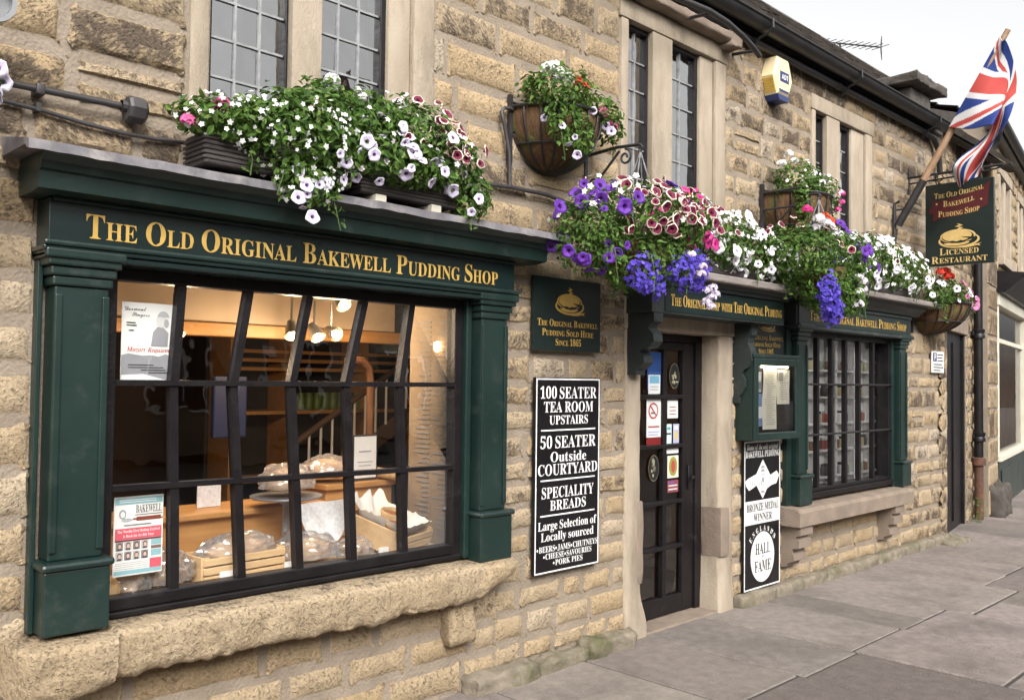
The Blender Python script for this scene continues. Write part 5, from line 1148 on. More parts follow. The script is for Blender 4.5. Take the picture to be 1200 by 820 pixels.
for s_, z, wd, h in (('Licensed', 2.862, .35, .066), ('Restaurant', 2.785, .50, .066)): text(M, s_, (xf, c, z), UX, FZ, h, wd, 'c', 'serif', True, lift=.002)
M.build('lettering', ['pale_gold', 'sign_green'], t)
M = MB(); M.tube([(HX, -.005, 3.66), (HX, -.86, 3.66)], .013, 8); M.tube([(HX, -.005, 3.60), (HX, -.45, 3.61), (HX, -.8, 3.63), (HX, -.93, 3.66)], .009, 6)
for yy in (-.27, -.68): M.lathe([(.018, -.02), (.018, .02)], (HX, yy, 3.645), 8); M.tube([(HX, yy, 3.65), (HX, yy+.012, 3.60), (HX, yy, 3.55)], .007, 6)
M.tube([(HX, -.22, 3.60), (HX, -.30, 3.585), (HX, -.34, 3.61), (HX, -.32, 3.64)], .007, 6); M.box(HX-.02, HX+.02, -.014, -.004, 3.5, 3.75); M.build('iron_bracket', 'iron', t)

# ------------------------------------------------------------------ flag on its pole
B_ = Vector((8.58, -.06, 3.13)); T_ = Vector((8.63, -1.01, 4.775)); PD = (T_-B_)
t = thing('flagpole', 'wooden pole with a black socket leaning out from the wall between window and hanging sign', 'flagpole', tuple(B_))
M = MB(); M.tube([B_+PD*.2, B_+PD*.6, T_], [.032, .029, .024], 12); M.build('pole', 'pole_wood', t, auto=60)
M = MB(); M.tube([B_, B_+PD*.245], [.036, .038], 12); M.build('socket', 'iron', t, auto=60)
M = MB(); M.tube([(8.575, -.03, 2.75), (8.575, -.03, 3.34), (8.575, -.08, 3.36)], .016, 8); M.tube([(8.575, -.03, 3.28), (8.585, -.15, 3.28)], .009, 6); M.tube([(8.575, -.03, 2.95), (8.58, -.05, 3.1)], .012, 6); M.build('wall_bracket', 'iron', t)
def jack(u, v):
    """Union flag colours; u along the fly 0..1, v down the hoist 0..1 (2:1)"""
    X, Yv = u*2-1.0, (v-.5); b, w_, r = (.020, .042, .19), (.62, .60, .59), (.42, .06, .05)
    if abs(Yv) < .10 or abs(X) < .10: return r
    if abs(Yv) < .167 or abs(X) < .167: return w_
    for s in (1, -1):
        d = (X*.4472-s*Yv*.8944)            # distance to a diagonal
        if abs(d) < .10:
            side = d*(1 if X*1 > 0 else -1)*s
            return r if (0 < side < .062) else w_
    return b
nu, nv = 200, 110
def catm(P, t):
    k = len(P)-1; i = min(k-1, int(t*k)); f = t*k-i; p0, p1, p2, p3 = P[max(0, i-1)], P[i], P[i+1], P[min(k, i+2)]
    return .5*((2*p1)+(p2-p0)*f+(2*p0-5*p1+4*p2-p3)*f*f+(3*p1-p0-3*p2+p3)*f**3)
V = []; Cc = []
for j in range(nv+1):
    a = j/nv; H = np.array(T_-PD*(.04+.45*a))+np.array((-.04, .015, .01))
    k1 = np.array((8.60+.10*math.sin(a*4.0), -1.09+.10*a-.05*math.sin(a*3), 4.64-.72*a+.0))         # outer fold, hanging clear of the pole
    k1[1] = -1.01-.02*math.sin(a*3.1)+.11*a
    k2 = np.array((8.78-.05*a, -1.02+.20*a, 4.34-.40*a)); k3 = np.array((8.70+.10*a, -1.0+.30*a, 3.98-.10*a+.04*math.sin(a*5)))
    k4 = np.array((8.62+.16*math.sin(a*5), -.84+.24*a, 3.74-.16*a)); k5 = np.array((8.64+.10*a, -.74+.20*a, 3.50-.05*a))
    P = [H, (H+k1)/2+np.array((-.02+.03*math.sin(a*7), 0, -.02)), k1, k2, k3, k4, k5]
    for i in range(nu+1):
        b = i/nu; p = catm(P, b); p = p+np.array((.022*math.sin(b*16+a*5)*min(1, b*5), .010*math.sin(b*11-a*6)*min(1, b*4), 0)); V.append(p); Cc.append(jack(b, a))
F = [(j*(nu+1)+i, j*(nu+1)+i+1, (j+1)*(nu+1)+i+1, (j+1)*(nu+1)+i) for j in range(nv) for i in range(nu)]
M = MB(); M.add(V, F, 0, Cc); fo = tag(M.build('flag', 'flagcloth', None, smooth=True), 'Union flag drooping from the leaning wooden pole above the hanging sign', 'flag')
md = fo.modifiers.new('thickness', 'SOLIDIFY'); md.thickness = .003

# TV aerial on the roof
t = thing('tv_aerial', 'thin television aerial standing above the slate roof', 'aerial', (13.9, 3.0, 6.95))
M = MB(); M.tube([(13.9, 3.0, 6.9), (13.9, 3.0, 7.16)], .018, 6); M.build('mast', 'iron', t)
M = MB(); a, b = Vector((13.2, 3.1, 7.02)), Vector((14.75, 2.7, 7.24)); M.tube([a, b], .012, 6)
for k in range(11):
    p = a.lerp(b, k/10); M.tube([p+Vector((.03, .16, 0)), p-Vector((.03, .16, 0))], .006, 5)
for s_ in (-1, 1): M.tube([b+Vector((0, 0, -.0)), b+Vector((.05, 0, .2*s_))], .006, 5)
M.tube([b+Vector((.05, .0, -.2)), b+Vector((.05, 0, .2))], .006, 5); M.build('yagi', 'iron', t)
# ------------------------------------------------------------------ the next building up the street, turned a little away
nb = thing('stone_house', 'neighbouring stone building with a white and green shopfront beyond the black downpipe', 'house', (12.83, .354, 0), rz=R(9.9))
def lb(M, name, m, **k): return M.build(name, m, nb, local=True, **k)
M = MB(); W = M
for (p, q, c, d) in subtract([(-2.95, -.86, 0, 4.4)], [(-2.80, -1.52, 0, 2.22)]): W.box(p, q, .155, .5, c, d, mi=1)
for (p, q, c, d) in subtract([(-.86, 9.0, 0, 4.9)], [(-.02, 9.0, 0, 3.12), (.12, 1.45, 3.35, 4.55), (2.3, 3.6, 3.35, 4.55)]): W.box(p, q, .004, .5, c, d, mi=1)
courses(W, -2.95, -.86, 0.0, 4.4, (.15, .22), (.2, .4), [(-2.80, -1.52, 0, 2.4)], .016, .5, (0, .8), .012, y=.15)
courses(W, -.86, -.03, 0.0, 4.9, (.28, .38), (.4, .83), (), .014, .40, (.1, .6), .012)
courses(W, -.03, 9.0, 3.14, 4.9, (.15, .22), (.2, .4), [(.1, 1.47, 3.3, 4.6), (2.28, 3.62, 3.3, 4.6)], .02, .35, (.3, .9), .018)
lb(M, 'stone_wall', ['stone', 'mortar'], auto=50)
M = MB(); rough_block(M, -.8, .0, -.16, .05, -.05, .36, .05, round_=.06); lb(M, 'rough_foot', 'dark_stone', auto=60)
M = MB(); M.box(-2.84, -1.42, .135, .5, 2.21, 2.42, .01); lb(M, 'door_lintel', 'brown_stone')
M = MB(); M.box(-2.80, -1.52, .195, .5, .0, 2.208, .003); M.box(-2.80, -2.72, .165, .194, 0, 2.2); M.box(-1.60, -1.52, .165, .194, 0, 2.2); M.box(-2.2, -2.1, .175, .194, .1, 2.1, .004); lb(M, 'side_door', 'black_paint')
for a in (.12, 2.3):
    M = MB(); b = a+1.33; M.box(a, a+.14, -.02, .2, 3.35, 4.45, .008); M.box(b-.14, b, -.02, .2, 3.35, 4.45, .008); M.box(a+.60, a+.74, -.015, .16, 3.35, 4.45, .02); M.box(a-.03, b+.03, -.03, .2, 4.452, 4.6, .01); M.box(a-.05, b+.05, -.08, .2, 3.22, 3.348, .01)
    fr = lb(M, 'upper_window', 'dressed_stone'); 
    M = MB(); M.add([(a+.14, .11, 3.35), (b-.14, .11, 3.35), (b-.14, .11, 4.45), (a+.14, .11, 4.45)], [(0, 1, 2, 3)]); o = M.build('window_pane', 'leaded_glass', fr, local=True, keep=True); M = MB(); M.box(a, b, .3, .34, 3.3, 4.6); M.build('dark_interior', 'dark_room', fr, local=True)
sh = empty('white_shopfront', (0, 0, 0), None); sh.parent = nb; sh.location = (0, 0, 0)
M = MB()
for x in (0.0, 3.2, 6.4): M.box(x, x+.10, -.01, .12, .66, 2.80, .006)
M.box(0, 9, -.04, .12, .62, .70, .01); M.box(.1, 9, .02, .1, 2.2, 2.26, .004); M.box(-.02, 9, -.03, .12, 2.68, 2.84, .006); M.build('white_frame', 'cream_paint', sh, local=True)
M = MB(); M.box(.02, 9, -.01, .12, .0, .615, .006); M.box(.2, 1.5, -.025, -.011, .12, .5, .01); M.build('stall_riser', 'green_paint', sh, local=True)
M = MB(); M.add([(.1, .06, .7), (9, .06, .7), (9, .06, 2.68), (.1, .06, 2.68)], [(0, 1, 2, 3)]); M.build('shop_window', 'far_glass', sh, local=True, keep=True)
M = MB(); M.box(.0, 9, .5, .54, 0, 3); M.box(0, .03, .12, .5, 0, 3); M.build('dark_interior', 'room_wall', sh, local=True)
M = MB(); M.prism([(.1, 2.84), (-.10, 2.84), (-.30, 3.02), (-.34, 3.04), (-.34, 3.09), (.0, 3.13), (.1, 3.13)], (-.06, 0, 0), (0, 1, 0), (0, 0, 1), (9.06, 0, 0)); M.build('dark_cornice', 'black_paint', sh, local=True)
M = MB(); M.tube([(-1, -.16, 4.90), (9, -.16, 4.90)], .065, 12); M.box(-.9, 9, -.12, .0, 4.80, 4.93); M.tube([(-.9, -.16, 4.88), (-.7, -.1, 4.7), (-.75, .08, 4.4), (-1.0, .1, 4.2)], .04, 8); lb(M, 'gutter', 'gutter_black', auto=60)
M = MB(); slates(M, -.9, 9, -.16, 4.95, 3.2, 6.1); M.prism([(-.15, 4.9), (3.2, 6.05), (6.5, 4.9)], (-.9, 0, 0), (0, 1, 0), (0, 0, 1), (9.9, 0, 0), 0, (.7,)*3); lb(M, 'roof', 'slate')
M = MB(); M.tube([(.28, -.34, 3.12), (.28, -.42, 3.2), (.28, -.44, 3.10)], .014, 6); M.lathe([(.015, .09), (.05, .05), (.075, -.02), (.05, -.03), (0, -.03)], (.28, -.44, 3.05), 14); lb(M, 'fascia_lamp', 'plastic_black', auto=60)
# downpipe
t = thing('downpipe', 'black iron downpipe with a rusty foot between the side door and the rough stone pier', 'drainpipe', (11.72, .24, 0)); px, py = 11.72, .235
M = MB(); M.tube([(px, py, .72), (px, py, 4.3)], .052, 12)
for z in (1.0, 2.25, 3.5): M.lathe([(.052, -.06), (.075, -.055), (.075, -.02), (.065, 0), (.075, .02), (.075, .05), (.052, .06)], (px, py, z), 14); M.box(px-.10, px+.10, py+.02, py+.06, z-.03, z+.03, .006)
M.build('pipe', 'black_paint', t, auto=50)
M = MB(); M.tube([(px, py, 0.0), (px, py, .70)], .052, 12); M.lathe([(.052, -.05), (.08, -.045), (.08, .04), (.052, .05)], (px, py, .70), 14); M.build('rusty_foot', 'rust', t, auto=50)
t = thing('weed', 'small green weed growing at the foot of the downpipe', 'plant', (11.5, .2, 0)); foliage([((11.45, .16, .14), (.12, .1, .16))], 110, t, (.016, .034), ymax=9)

# ------------------------------------------------------------------ goods in the main window
def cello(t, c, r, seed, name='cellophane'):
    """crumpled clear wrapping: an uneven shell with a gathered top"""
    bm = bmesh.new(); bmesh.ops.create_icosphere(bm, subdivisions=4, radius=1)
    for v in bm.verts:
        d = v.co.normalized(); k = 1+.16*mnoise.noise(d*3+Vector((seed, 0, 0)))+.13*abs(mnoise.noise(d*8+Vector((0, seed, 0))))+.05*mnoise.noise(d*20)
        z = d.z if d.z > -.25 else -.25; v.co = Vector((c[0]+r[0]*d.x*k, c[1]+r[1]*d.y*k, c[2]+r[2]*z*k))
    M = MB(); M.bm(bm); return M.build(name, 'cellophane', t)
def loaf(M, c, r, seed, mi=0):
    bm = bmesh.new(); bmesh.ops.create_icosphere(bm, subdivisions=4, radius=1)
    for v in bm.verts:
        d = v.co.normalized(); k = 1+.10*mnoise.noise(d*2+Vector((seed, 0, 0)))+.04*mnoise.noise(d*7); z = max(d.z, -.5); cut = .06*max(0, 1-abs(((d.x*3+seed) % 1)-.5)*9) if d.z > .3 else 0
        v.co = Vector((c[0]+r[0]*d.x*k, c[1]+r[1]*d.y*k, c[2]+r[2]*(z*k-cut)))
    M.bm(bm, mi)
tag((lambda: (M.box(1.30, 2.60, .46, .78, .955, .985, .006), M.box(1.34, 2.57, .50, .76, .742, .954, .003), M.build('wooden_shelf', 'honey_wood', None))[-1])() if (M := MB()) else None, 'long honey-coloured wooden bench across the left of the window display', 'shelf')
M = MB(); M.box(2.62, 3.09, .50, .8, 1.03, 1.06, .005); M.box(2.64, 3.07, .53, .78, .742, 1.029, .003); tag(M.build('wooden_shelf', 'honey_wood', None), 'short raised wooden bench behind the tilted crate on the right', 'shelf')
def crate(name, label, loc, size, rot, tilt=0.0, slats=3, group='slatted bread crates'):
    t = thing(name, label, 'crate', loc, group); L, D_, H = size; M = MB()
    for s in (-1, 1):
        for k in range(slats):
            z = H*(k+.08)/slats; M.box(-L/2, L/2, s*D_/2-.006, s*D_/2+.006, z, z+H/slats*.8, .002)
        M.box(s*L/2-.007, s*L/2+.007, -D_/2+.007, D_/2-.007, 0, H*1.02, .002)
    M.box(-L/2+.01, L/2-.01, -D_/2+.01, D_/2-.01, .0, .008)
    for a in (-1, 1):
        for b in (-1, 1): M.box(a*(L/2-.022)-.012, a*(L/2-.022)+.012, b*(D_/2-.0145)-.006, b*(D_/2-.0145)+.006, .008, H, .002)
    M.build('slats', 'pale_wood', t, local=True); t.rotation_euler = (tilt, 0, rot); return t
ct = crate('bread_crate', 'tilted pale wooden crate lined with white paper, holding two puddings', (2.83, .27, .775), (.29, .36, .12), R(22), R(17))
M = MB(); V = []; n = 22
for j in range(n+1):
    for i in range(n+1):
        a, b = i/n*2-1, j/n*2-1; e = max(abs(a), abs(b)); z = .085+.075*max(0, e-.7)/.3+.012*mnoise.noise(Vector((a*4, b*4, 1)))+.014*mnoise.noise(Vector((a*9, b*9, 5))); V.append((a*.134, b*.168+.02*(b > .8), z+(.055 if b > .8 else 0)*(.6+.4*math.sin(a*7))))
M.add(V, [(j*(n+1)+i, j*(n+1)+i+1, (j+1)*(n+1)+i+1, (j+1)*(n+1)+i) for j in range(n) for i in range(n)]); M.build('paper_lining', 'paper', ct, local=True, smooth=True)
mw = Matrix.Translation(ct.location) @ ct.rotation_euler.to_matrix().to_4x4()
def pudding_pie(label, loc, r, group='puddings in the tilted crate'):
    t = thing('pudding', label, 'pudding', loc, group); t.rotation_euler = ct.rotation_euler; M = MB(); M.lathe([(0, 0), (r*.72, 0), (r*.98, .035), (r*1.0, .048), (r*.9, .052), (r*.78, .036)], (0, 0, 0), 28)
    for i, v in enumerate(M.v): k = 1+.05*mnoise.noise(Vector(v)*60); M.v[i] = (v[0]*k, v[1]*k, v[2]+.006*mnoise.noise(Vector(v)*45))
    M.build('pastry_crust', 'pastry', t, local=True, smooth=True); M = MB(); M.lathe([(0, .034), (r*.5, .036), (r*.80, .038)], (0, 0, 0), 24); M.build('filling', 'filling', t, local=True, smooth=True)
pudding_pie('larger golden pudding, right of the pair in the tilted crate', tuple(mw @ Vector((.055, .02, .098))), .072); pudding_pie('smaller split pudding, left of the pair in the tilted crate', tuple(mw @ Vector((-.07, -.07, .098))), .058)
crate('bread_crate', 'low slatted crate of wrapped bread in the middle of the window display', (1.95, .20, .743), (.40, .20, .11), R(4), 0)
def wrapped(label, c, r, seed, group='loaves wrapped in clear film'):
    t = thing('wrapped_loaf', label, 'bread', (c[0], c[1], c[2]-r[2]*.5), group); M = MB(); loaf(M, c, (r[0]*.8, r[1]*.8, r[2]*.75), seed); M.build('loaf', 'bread', t, smooth=True); cello(t, c, r, seed); return t
wrapped('wrapped loaf lying in the low slatted crate', (1.97, .20, .84), (.19, .09, .085), 1.0)
wrapped('wrapped loaf on the display floor left of the low crate', (1.62, .18, .80), (.13, .12, .10), 2.0)
wrapped('wrapped flat loaf on the display floor under the white paper', (2.33, .22, .80), (.17, .12, .09), 3.0)
wrapped('wrapped round loaf on the cake stand', (2.33, .40, 1.105), (.14, .12, .09), 4.0)
wrapped('wrapped loaf on the short wooden bench beside the card', (2.70, .62, 1.12), (.14, .11, .085), 5.0)
t = thing('cake_stand', 'grey metal cake stand carrying a wrapped loaf in the middle of the window', 'cake stand', (2.33, .40, .742)); M = MB(); M.lathe([(0, .742), (.09, .742), (.085, .752), (.02, .775), (.016, .99), (.05, 1.02), (.17, 1.03), (.175, 1.042), (.16, 1.038), (0, 1.034)], (2.33, .40, 0), 28); M.build('stand', 'silver', t, smooth=True)
M = MB(); V = []; n = 16
for j in range(n+1):
    for i in range(n+1):
        a, b = i/n*2-1, j/n; wd = .135*math.sqrt(max(0.02, 1-(1-b)**2*.85)); V.append((2.43+a*wd, .235-.05*(1-b)+.012*math.sin(a*5+b*3), .835+b*.185))
M.add(V, [(j*(n+1)+i, j*(n+1)+i+1, (j+1)*(n+1)+i+1, (j+1)*(n+1)+i) for j in range(n) for i in range(n)]); tag(M.build('lace_paper', 'lacy_paper', None, smooth=True), 'white lacy paper hanging in front of the cake stand', 'paper')
M = MB(); loaf(M, (1.375, .115, .782), (.05, .045, .052), .3); tag(M.build('bread_roll', 'pastry', None, smooth=True), 'small pale bread roll in the bottom left corner of the window', 'bread')
t = thing('card_holder', 'white card in a dark frame standing on the short wooden bench', 'card', (2.90, .56, 1.06)); M = MB(); M.box(2.82, 2.985, .552, .562, 1.062, 1.31, .002); M.build('frame', 'plastic_black', t); M = MB(); M.box(2.83, 2.975, .549, .5515, 1.075, 1.30); M.build('card', 'paper', t)
M = MB(); M.box(2.86, 2.94, .5475, .5488, 1.215, 1.222); M.box(2.85, 2.95, .5475, .5488, 1.16, 1.164); M.box(2.86, 2.94, .5475, .5488, 1.14, 1.144); M.build('writing', 'grey_ink', t)
M = MB(); M.lathe([(0, -.1), (.026, -.1), (.03, -.08), (.03, .08), (.026, .1), (0, .1)], (3.02, .50, 1.093), 16, axis='y'); tag(M.build('rolling_pin', 'pale_wood', None, auto=50), 'wooden rolling pin end-on at the right of the bench', 'rolling pin')
# posters on the glass
def poster(name, label, x0, x1, z0, z1, y=.032): t = thing(name, label, 'poster', ((x0+x1)/2, y, z0), 'posters on the main window'); M = MB(); M.box(x0, x1, y, y+.002, z0, z1); M.build('sheet', 'paper', t); return t
t = poster('concert_poster', 'white and grey concert poster with a grey portrait, top left window pane', 1.372, 1.585, 1.60, 1.905); y = .0315
M = MB(); M.add([(1.373, y-.0008, 1.601), (1.584, y-.0008, 1.601), (1.584, y-.0008, 1.69), (1.55, y-.0008, 1.705), (1.52, y-.0008, 1.695), (1.49, y-.0008, 1.70), (1.455, y-.0008, 1.697), (1.40, y-.0008, 1.705), (1.373, y-.0008, 1.697)], [tuple(range(9))]); 
flat(M, [(1.488, 1.735), (1.555, 1.735), (1.558, 1.79), (1.535, 1.812), (1.512, 1.812), (1.495, 1.79)], (0, y, 0), FX, FZ, .0008)
M.build('grey_print', 'grey_ink', t)
M = MB(); flat(M, oval(1.527, 1.838, .020, .028, 20), (0, y, 0), FX, FZ, .0012, col=(.6, .58, .56)); flat(M, oval(1.535, 1.848, .024, .028, 20, .2, 2.9), (0, y, 0), FX, FZ, .0022, col=(.42, .42, .42)); flat(M, oval(1.548, 1.828, .010, .018, 12), (0, y, 0), FX, FZ, .0022, col=(.36, .36, .36)); M.add([(1.374, y-.0018, 1.602), (1.55, y-.0018, 1.602), (1.46, y-.0018, 1.625), (1.374, y-.0018, 1.620)], [(0, 1, 2, 3)], 0, (.75, .74, .72)); M.build('portrait', 'paintcol', t)
M = MB(); text(M, 'Derwent', (1.382, y, 1.873), FX, FZ, .017, .085, 'l', 'script', lift=.001); text(M, 'Singers', (1.41, y, 1.851), FX, FZ, .017, .07, 'l', 'script', lift=.001)
for z, a, b in ((1.825, .0, .035), (1.815, .0, .04), (1.795, .01, .03), (1.66, .01, .11), (1.65, .01, .15), (1.64, .06, .16), (1.63, .09, .17)): M.box(1.39+a, 1.39+b, y-.002, y-.001, z-.002, z+.002)
M.build('print', 'ink', t)
M = MB(); text(M, 'Mozart Requiem', (1.478, y, 1.712), FX, FZ, .018, .17, 'c', 'italic', lift=.001); M.build('red_title', 'red_ink', t)
t = poster('festival_poster', 'pale baking festival poster with red banner and eight small faces, bottom left pane', 1.362, 1.555, .842, 1.148); x0 = 1.362; W_ = .193; z0 = .842; H_ = .306
M = MB(); TE = (.25, .45, .48); RP = (.62, .10, .13)
def pb(a, b, c, d, col, lf=.001): M.box(x0+W_*a, x0+W_*b, y-lf, y-lf+.0008, z0+H_*c, z0+H_*d, col=col)
pb(.02, .98, .90, .98, TE); pb(.02, .98, .02, .07, TE); pb(.03, .97, .46, .60, RP); pb(.74, .98, .02+.05, .19, RP); pb(.76, .97, .36, .43, TE); pb(.76, .97, .22, .30, TE); pb(.76, .97, .31, .35, (.2, .12, .1)); pb(.03, .97, .435, .455, (.16, .03, .04)); pb(.42, .98, .755, .765, (.02, .02, .02)); pb(.45, .95, .685, .735, (.20, .05, .03))
pb(.38, .46, .70, .72, (.20, .05, .03)); pb(.94, .99, .69, .71, (.20, .05, .03))
flat(M, oval(x0+W_*.17, z0+H_*.78, .014, .018, 14), (0, y, 0), FX, FZ, .001, col=(.30, .32, .33)); flat(M, oval(x0+W_*.17, z0+H_*.775, .009, .012, 14), (0, y, 0), FX, FZ, .002, col=(.72, .70, .66)); flat(M, oval(x0+W_*.26, z0+H_*.705, .022, .007, 14), (0, y, 0), FX, FZ, .001, col=(.40, .42, .42))
for r_ in range(2):
    for k in range(4):
        a = .05+k*.17; c = .325-r_*.125; pb(a, a+.145, c, c+.105, (.45, .42, .40) if (k+r_) % 2 else (.25, .22, .22)); fx, fz = x0+W_*(a+.073), z0+H_*(c+.06)
        flat(M, oval(fx, fz, .0085, .0115, 12), (0, y, 0), FX, FZ, .002, col=(.06, .045, .04)); flat(M, oval(fx, fz-.002, .0060, .0085, 12), (0, y, 0), FX, FZ, .003, col=(.62, .42, .32)); pb(a+.03, a+.115, c, c+.025, (.08, .08, .1), .002)
for z in (.16, .135, .11, .085): pb(.04, .70, z, z+.008, (.45, .45, .45))
pb(.1, .85, .925, .935, (.8, .8, .8), .002); pb(.1, .85, .95, .96, (.8, .8, .8), .002); pb(.2, .75, .63, .645, (.2, .2, .2), .002)
M.build('coloured_print', 'paintcol', t)
M = MB(); text(M, 'BAKEWELL', (x0+W_*.70, y, z0+H_*.785), FX, FZ, .030, .102, 'c', 'serif', lift=.001); M.build('title', 'ink', t)
M = MB(); text(M, "The World's First Baking Festival".replace("'", ''), (x0+W_*.5, y-.001, z0+H_*.545), FX, FZ, .010, .165, 'c', 'serif', lift=.001); text(M, 'is Back for its 4th Year', (x0+W_*.5, y-.001, z0+H_*.485), FX, FZ, .010, .12, 'c', 'serif', lift=.001); M.build('white_print', 'white_paint', t)

# spot lamps under the ceiling: lit bulbs
def spot(label, p, aim, strength):
    t = thing('spot_lamp', label, 'lamp', p, 'lit spot lamps in the shop window'); p = Vector(p); a = Vector(aim).normalized(); M = MB(); M.tube([p+Vector((0, 0, .16)), p+Vector((0, 0, .05)), p], .007, 6); M.tube([p-a*.04, p+a*.01, p+a*.055], [.022, .034, .042], 12, caps=False); M.build('lamp_head', 'lamp_metal', t, auto=50)
    bm = bmesh.new(); bmesh.ops.create_uvsphere(bm, u_segments=12, v_segments=8, radius=.024)
    for v in bm.verts: v.co += p+a*.05
    M = MB(); M.bm(bm); M.build('bulb', 'bulb', t, smooth=True)
    ld = bpy.data.lights.new('bulb_light', 'POINT'); ld.energy = strength*.40; ld.color = (1, .74, .47); ld.shadow_soft_size = .03; lo = bpy.data.objects.new('bulb_light', ld); C.objects.link(lo); lo.location = p+a*.085; lo.rotation_euler = a.to_track_quat('-Z', 'Y').to_euler()
spot('lit spot lamp nearest the concert poster', (1.90, .75, 1.86), (.1, -.5, -.8), 16); spot('lit spot lamp left of the bright pair', (2.52, .70, 1.88), (-.2, -.5, -.8), 16)
spot('lit spot lamp in the middle of the window, left of the brightest bulb', (2.66, .70, 1.875), (.05, -.65, -.75), 18); spot('brightest lit spot lamp, facing the street', (2.80, .75, 1.875), (.0, -.95, -.3), 18)
spot('lit spot lamp high against the ceiling', (2.72, .55, 2.04), (.0, -.6, -.6), 16)
M = MB(); M.lathe([(0, .03), (.02, .02), (.016, -.02), (0, -.03)], (3.075, .16, 1.79), 10); tag(M.build('candle_bulb', 'bulb', None, smooth=True), 'small glowing wall bulb at the right edge of the window', 'lamp')
# back of the shop: shelves with cans, rail, hung things
t = thing('wall_shelves', 'dark wooden shelves at the back of the shop carrying green cans', 'shelves', (3.6, 2.1, 0)); M = MB()
for z in (.9, 1.36, 1.66, 1.72, 1.78): M.box(2.9, 4.6, 2.05, 2.35, z, z+.025, .003)
for x in (2.9, 3.35, 3.98, 4.6): M.box(x-.02, x+.02, 2.06, 2.36, 0, 2.1, .003)
M.build('shelf_boards', 'honey_wood', t); M = MB(); M.box(2.86, 4.64, 2.37, 2.39, 0, 2.2); M.build('back_panel', 'dark_room', t)
M = MB(); M.lathe([(0, 0), (.032, 0), (.034, .01), (.034, .09), (.028, .10), (.028, .12), (0, .122)], (0, 0, 0), 10); can = None
for k in range(18):
    if can is None: can = o = M.build('green_can', 'can_green', None, auto=50)
    else: o = can.copy(); C.objects.link(o)
    o.location = (3.40+.0685*(k % 9), 2.14+(.08 if k > 8 else 0), 1.387); tag(o, 'green can in the row on the back shelf of the shop', 'can', 'row of green cans')
M = MB(); M.box(2.30, 2.50, 1.12, 1.16, 1.28, 1.62, .01); tag(M.build('blue_board', 'dark_blue', None), 'dark blue board standing behind the window display', 'board')

# staircase balustrade and clutter further back
t = thing('staircase', 'dim staircase with pale spindles at the back of the shop, right of the cans', 'staircase', (3.9, 1.7, 0)); sx = lambda k: 3.15+k*.085; sz = lambda k: .98+k*.052
M = MB(); M.prism([(3.1, .80), (4.6, 1.72), (4.6, 1.60), (3.1, .68)], (0, 1.68, 0), (1, 0, 0), (0, 0, 1), (0, .05, 0)); M.build('string_board', 'room_wall', t)
M = MB(); M.tube([(3.12, 1.70, 1.16), (4.6, 1.70, 2.06)], .022, 8); M.build('handrail', 'room_wall', t)
for k in range(16):
    x = 3.18+k*.09; M = MB(); M.tube([(x, 1.70, .85+(x-3.18)*.61), (x, 1.70, 1.19+(x-3.18)*.61)], .009, 6); M.build('spindle', 'white_paint', t)
M = MB(); M.box(1.98, 2.10, .62, .63, .987, 1.09, .002); tag(M.build('small_card', 'lacy_paper', None), 'small grey card standing on the long wooden bench', 'card')
wrapped('small wrapped loaf low beside the bread roll', (1.48, .16, .785), (.09, .09, .07), 6.0); wrapped('wrapped loaf between the low crate and the tilted crate', (2.55, .14, .785), (.10, .08, .065), 7.0)
for k, (x, s_) in enumerate(((1.83, 1), (2.14, 1), (2.66, 1))):
    M = MB(); M.box(x, x+.06, .085, .088, .745, .79, .001); tag(M.build('price_ticket', 'paper', None), ('small white price ticket left of the low crate', 'small white price ticket in front of the low crate', 'small white price ticket before the tilted crate')[k], 'ticket', 'price tickets')

# ------------------------------------------------------------------ goods in the second window
t = thing('display_shelves', 'white shelf unit of small jars behind the barred second window', 'shelves', (7.6, .6, .74)); M = MB()
for z in (.80, 1.03, 1.26, 1.49, 1.72): M.box(6.78, 8.9, .100, .199, z, z+.018, .002)
for x in (6.80, 7.28, 7.62, 8.0, 8.4, 8.88): M.box(x-.02, x+.02, .100, .199, .66, 1.96, .002)
M.box(6.70, 8.56, .20, .215, .60, 2.10)  # white back board, added close behind the glass to brighten the window
M.build('shelf_boards', 'white_paint', t)
cols = [(.30, .06, .04), (.52, .44, .24), (.70, .68, .64), (.06, .055, .05), (.24, .12, .07), (.36, .37, .24)]; protos = []
for cc in cols:
    M = MB(); M.lathe([(0, 0), (.03, 0), (.032, .012), (.032, .07), (.024, .08)], (0, 0, 0), 10, col=cc); M.lathe([(.027, .08), (.027, .1), (0, .1)], (0, 0, 0), 10, col=random.choice(((.75, .74, .72), (.04, .04, .04), (.5, .48, .44)))); protos.append((M, None))
nm = ('red', 'yellow', 'white', 'black', 'brown', 'olive'); made = {}
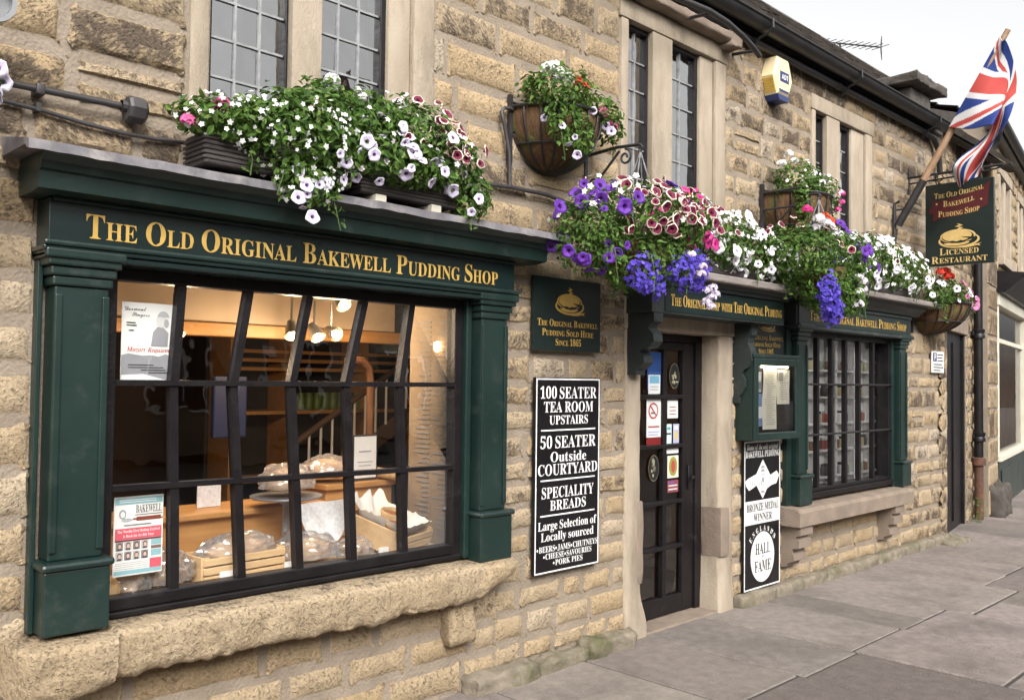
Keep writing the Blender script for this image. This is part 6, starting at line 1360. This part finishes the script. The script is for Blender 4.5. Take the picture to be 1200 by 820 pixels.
for z in (.818, 1.048, 1.278, 1.508, 1.738):
    for x in np.arange(6.86, 8.85, .085):
        if random.random() < .35 or min(abs(x-q) for q in (6.80, 7.28, 7.62, 8.0, 8.4, 8.88)) < .05: continue
        k = random.randrange(6)
        if k not in made: o = made[k] = protos[k][0].build('jar', 'paintcol', None, auto=50)
        else: o = made[k].copy(); C.objects.link(o)
        o.location = (x, .142+random.uniform(-.01, .02), z); tag(o, f'small {nm[k]} jar on the white shelves behind the barred window', 'jar', f'small {nm[k]} jars on the white shelves')
M = MB(); M.box(6.88, 7.05, .12, .123, .74, .98, col=(.55, .68, .85)); M.box(6.90, 7.03, .1185, .1195, .80, .90, col=(.1, .2, .5)); tag(M.build('blue_leaflet', 'paintcol', None), 'pale blue leaflet standing at the bottom left of the barred window', 'paper')
for (x, p_) in ((7.1, 10), (8.2, 10)):
    pass

# ------------------------------------------------------------------ houses across the street (seen in the panes)
def facing_house(label, x0, x1, h, rh, tone):
    t = thing('terraced_house', label, 'house', ((x0+x1)/2, -14, 0), 'stone terrace across the street'); M = MB(); M.box(x0, x1, -20, -14, 0, h); M.build('wall', tone, t)
    M = MB(); M.prism([(-13.7, h), (-17, h+rh), (-20.3, h)], (x0-.0, 0, 0), (0, 1, 0), (0, 0, 1), (x1-x0, 0, 0), 0, (1, 1, 1)); rf = M.build('roof', 'slate', t); M = MB(); M.box(x0+.3, x0+1.1, -17.5, -16.5, h+rh-.5, h+rh+1.0, .03); M.build('chimney', 'brown_stone', rf)
    n = int((x1-x0)/2.4)
    for r_ in (0.9, 3.5):
        for k in range(n):
            a = x0+.7+k*2.4; M = MB(); M.box(a, a+1.1, -14, -13.95, r_, r_+1.4, .01); f = M.build('window', 'white_paint', t); M = MB(); M.box(a+.08, a+.52, -13.951, -13.945, r_+.08, r_+1.32); M.box(a+.58, a+1.02, -13.951, -13.945, r_+.08, r_+1.32); M.build('pane', 'sign_black', f)
    M = MB(); M.box(x0+.1, x0+.6, -14, -13.96, 0, 2.0, .01); M.build('door', 'green_paint', t)
facing_house('brown stone house across the street, reflected lower left in the panes', -26, -10, 5.2, 2.6, 'brown_stone'); facing_house('pale stone house across the street, facing the shop window', -10, 2, 5.6, 2.4, 'sill_stone')
facing_house('low brown stone house across the street, facing the door', 2, 13, 4.8, 2.4, 'brown_stone'); facing_house('far pale stone house across the street, up the road', 13, 32, 5.6, 2.8, 'sill_stone')
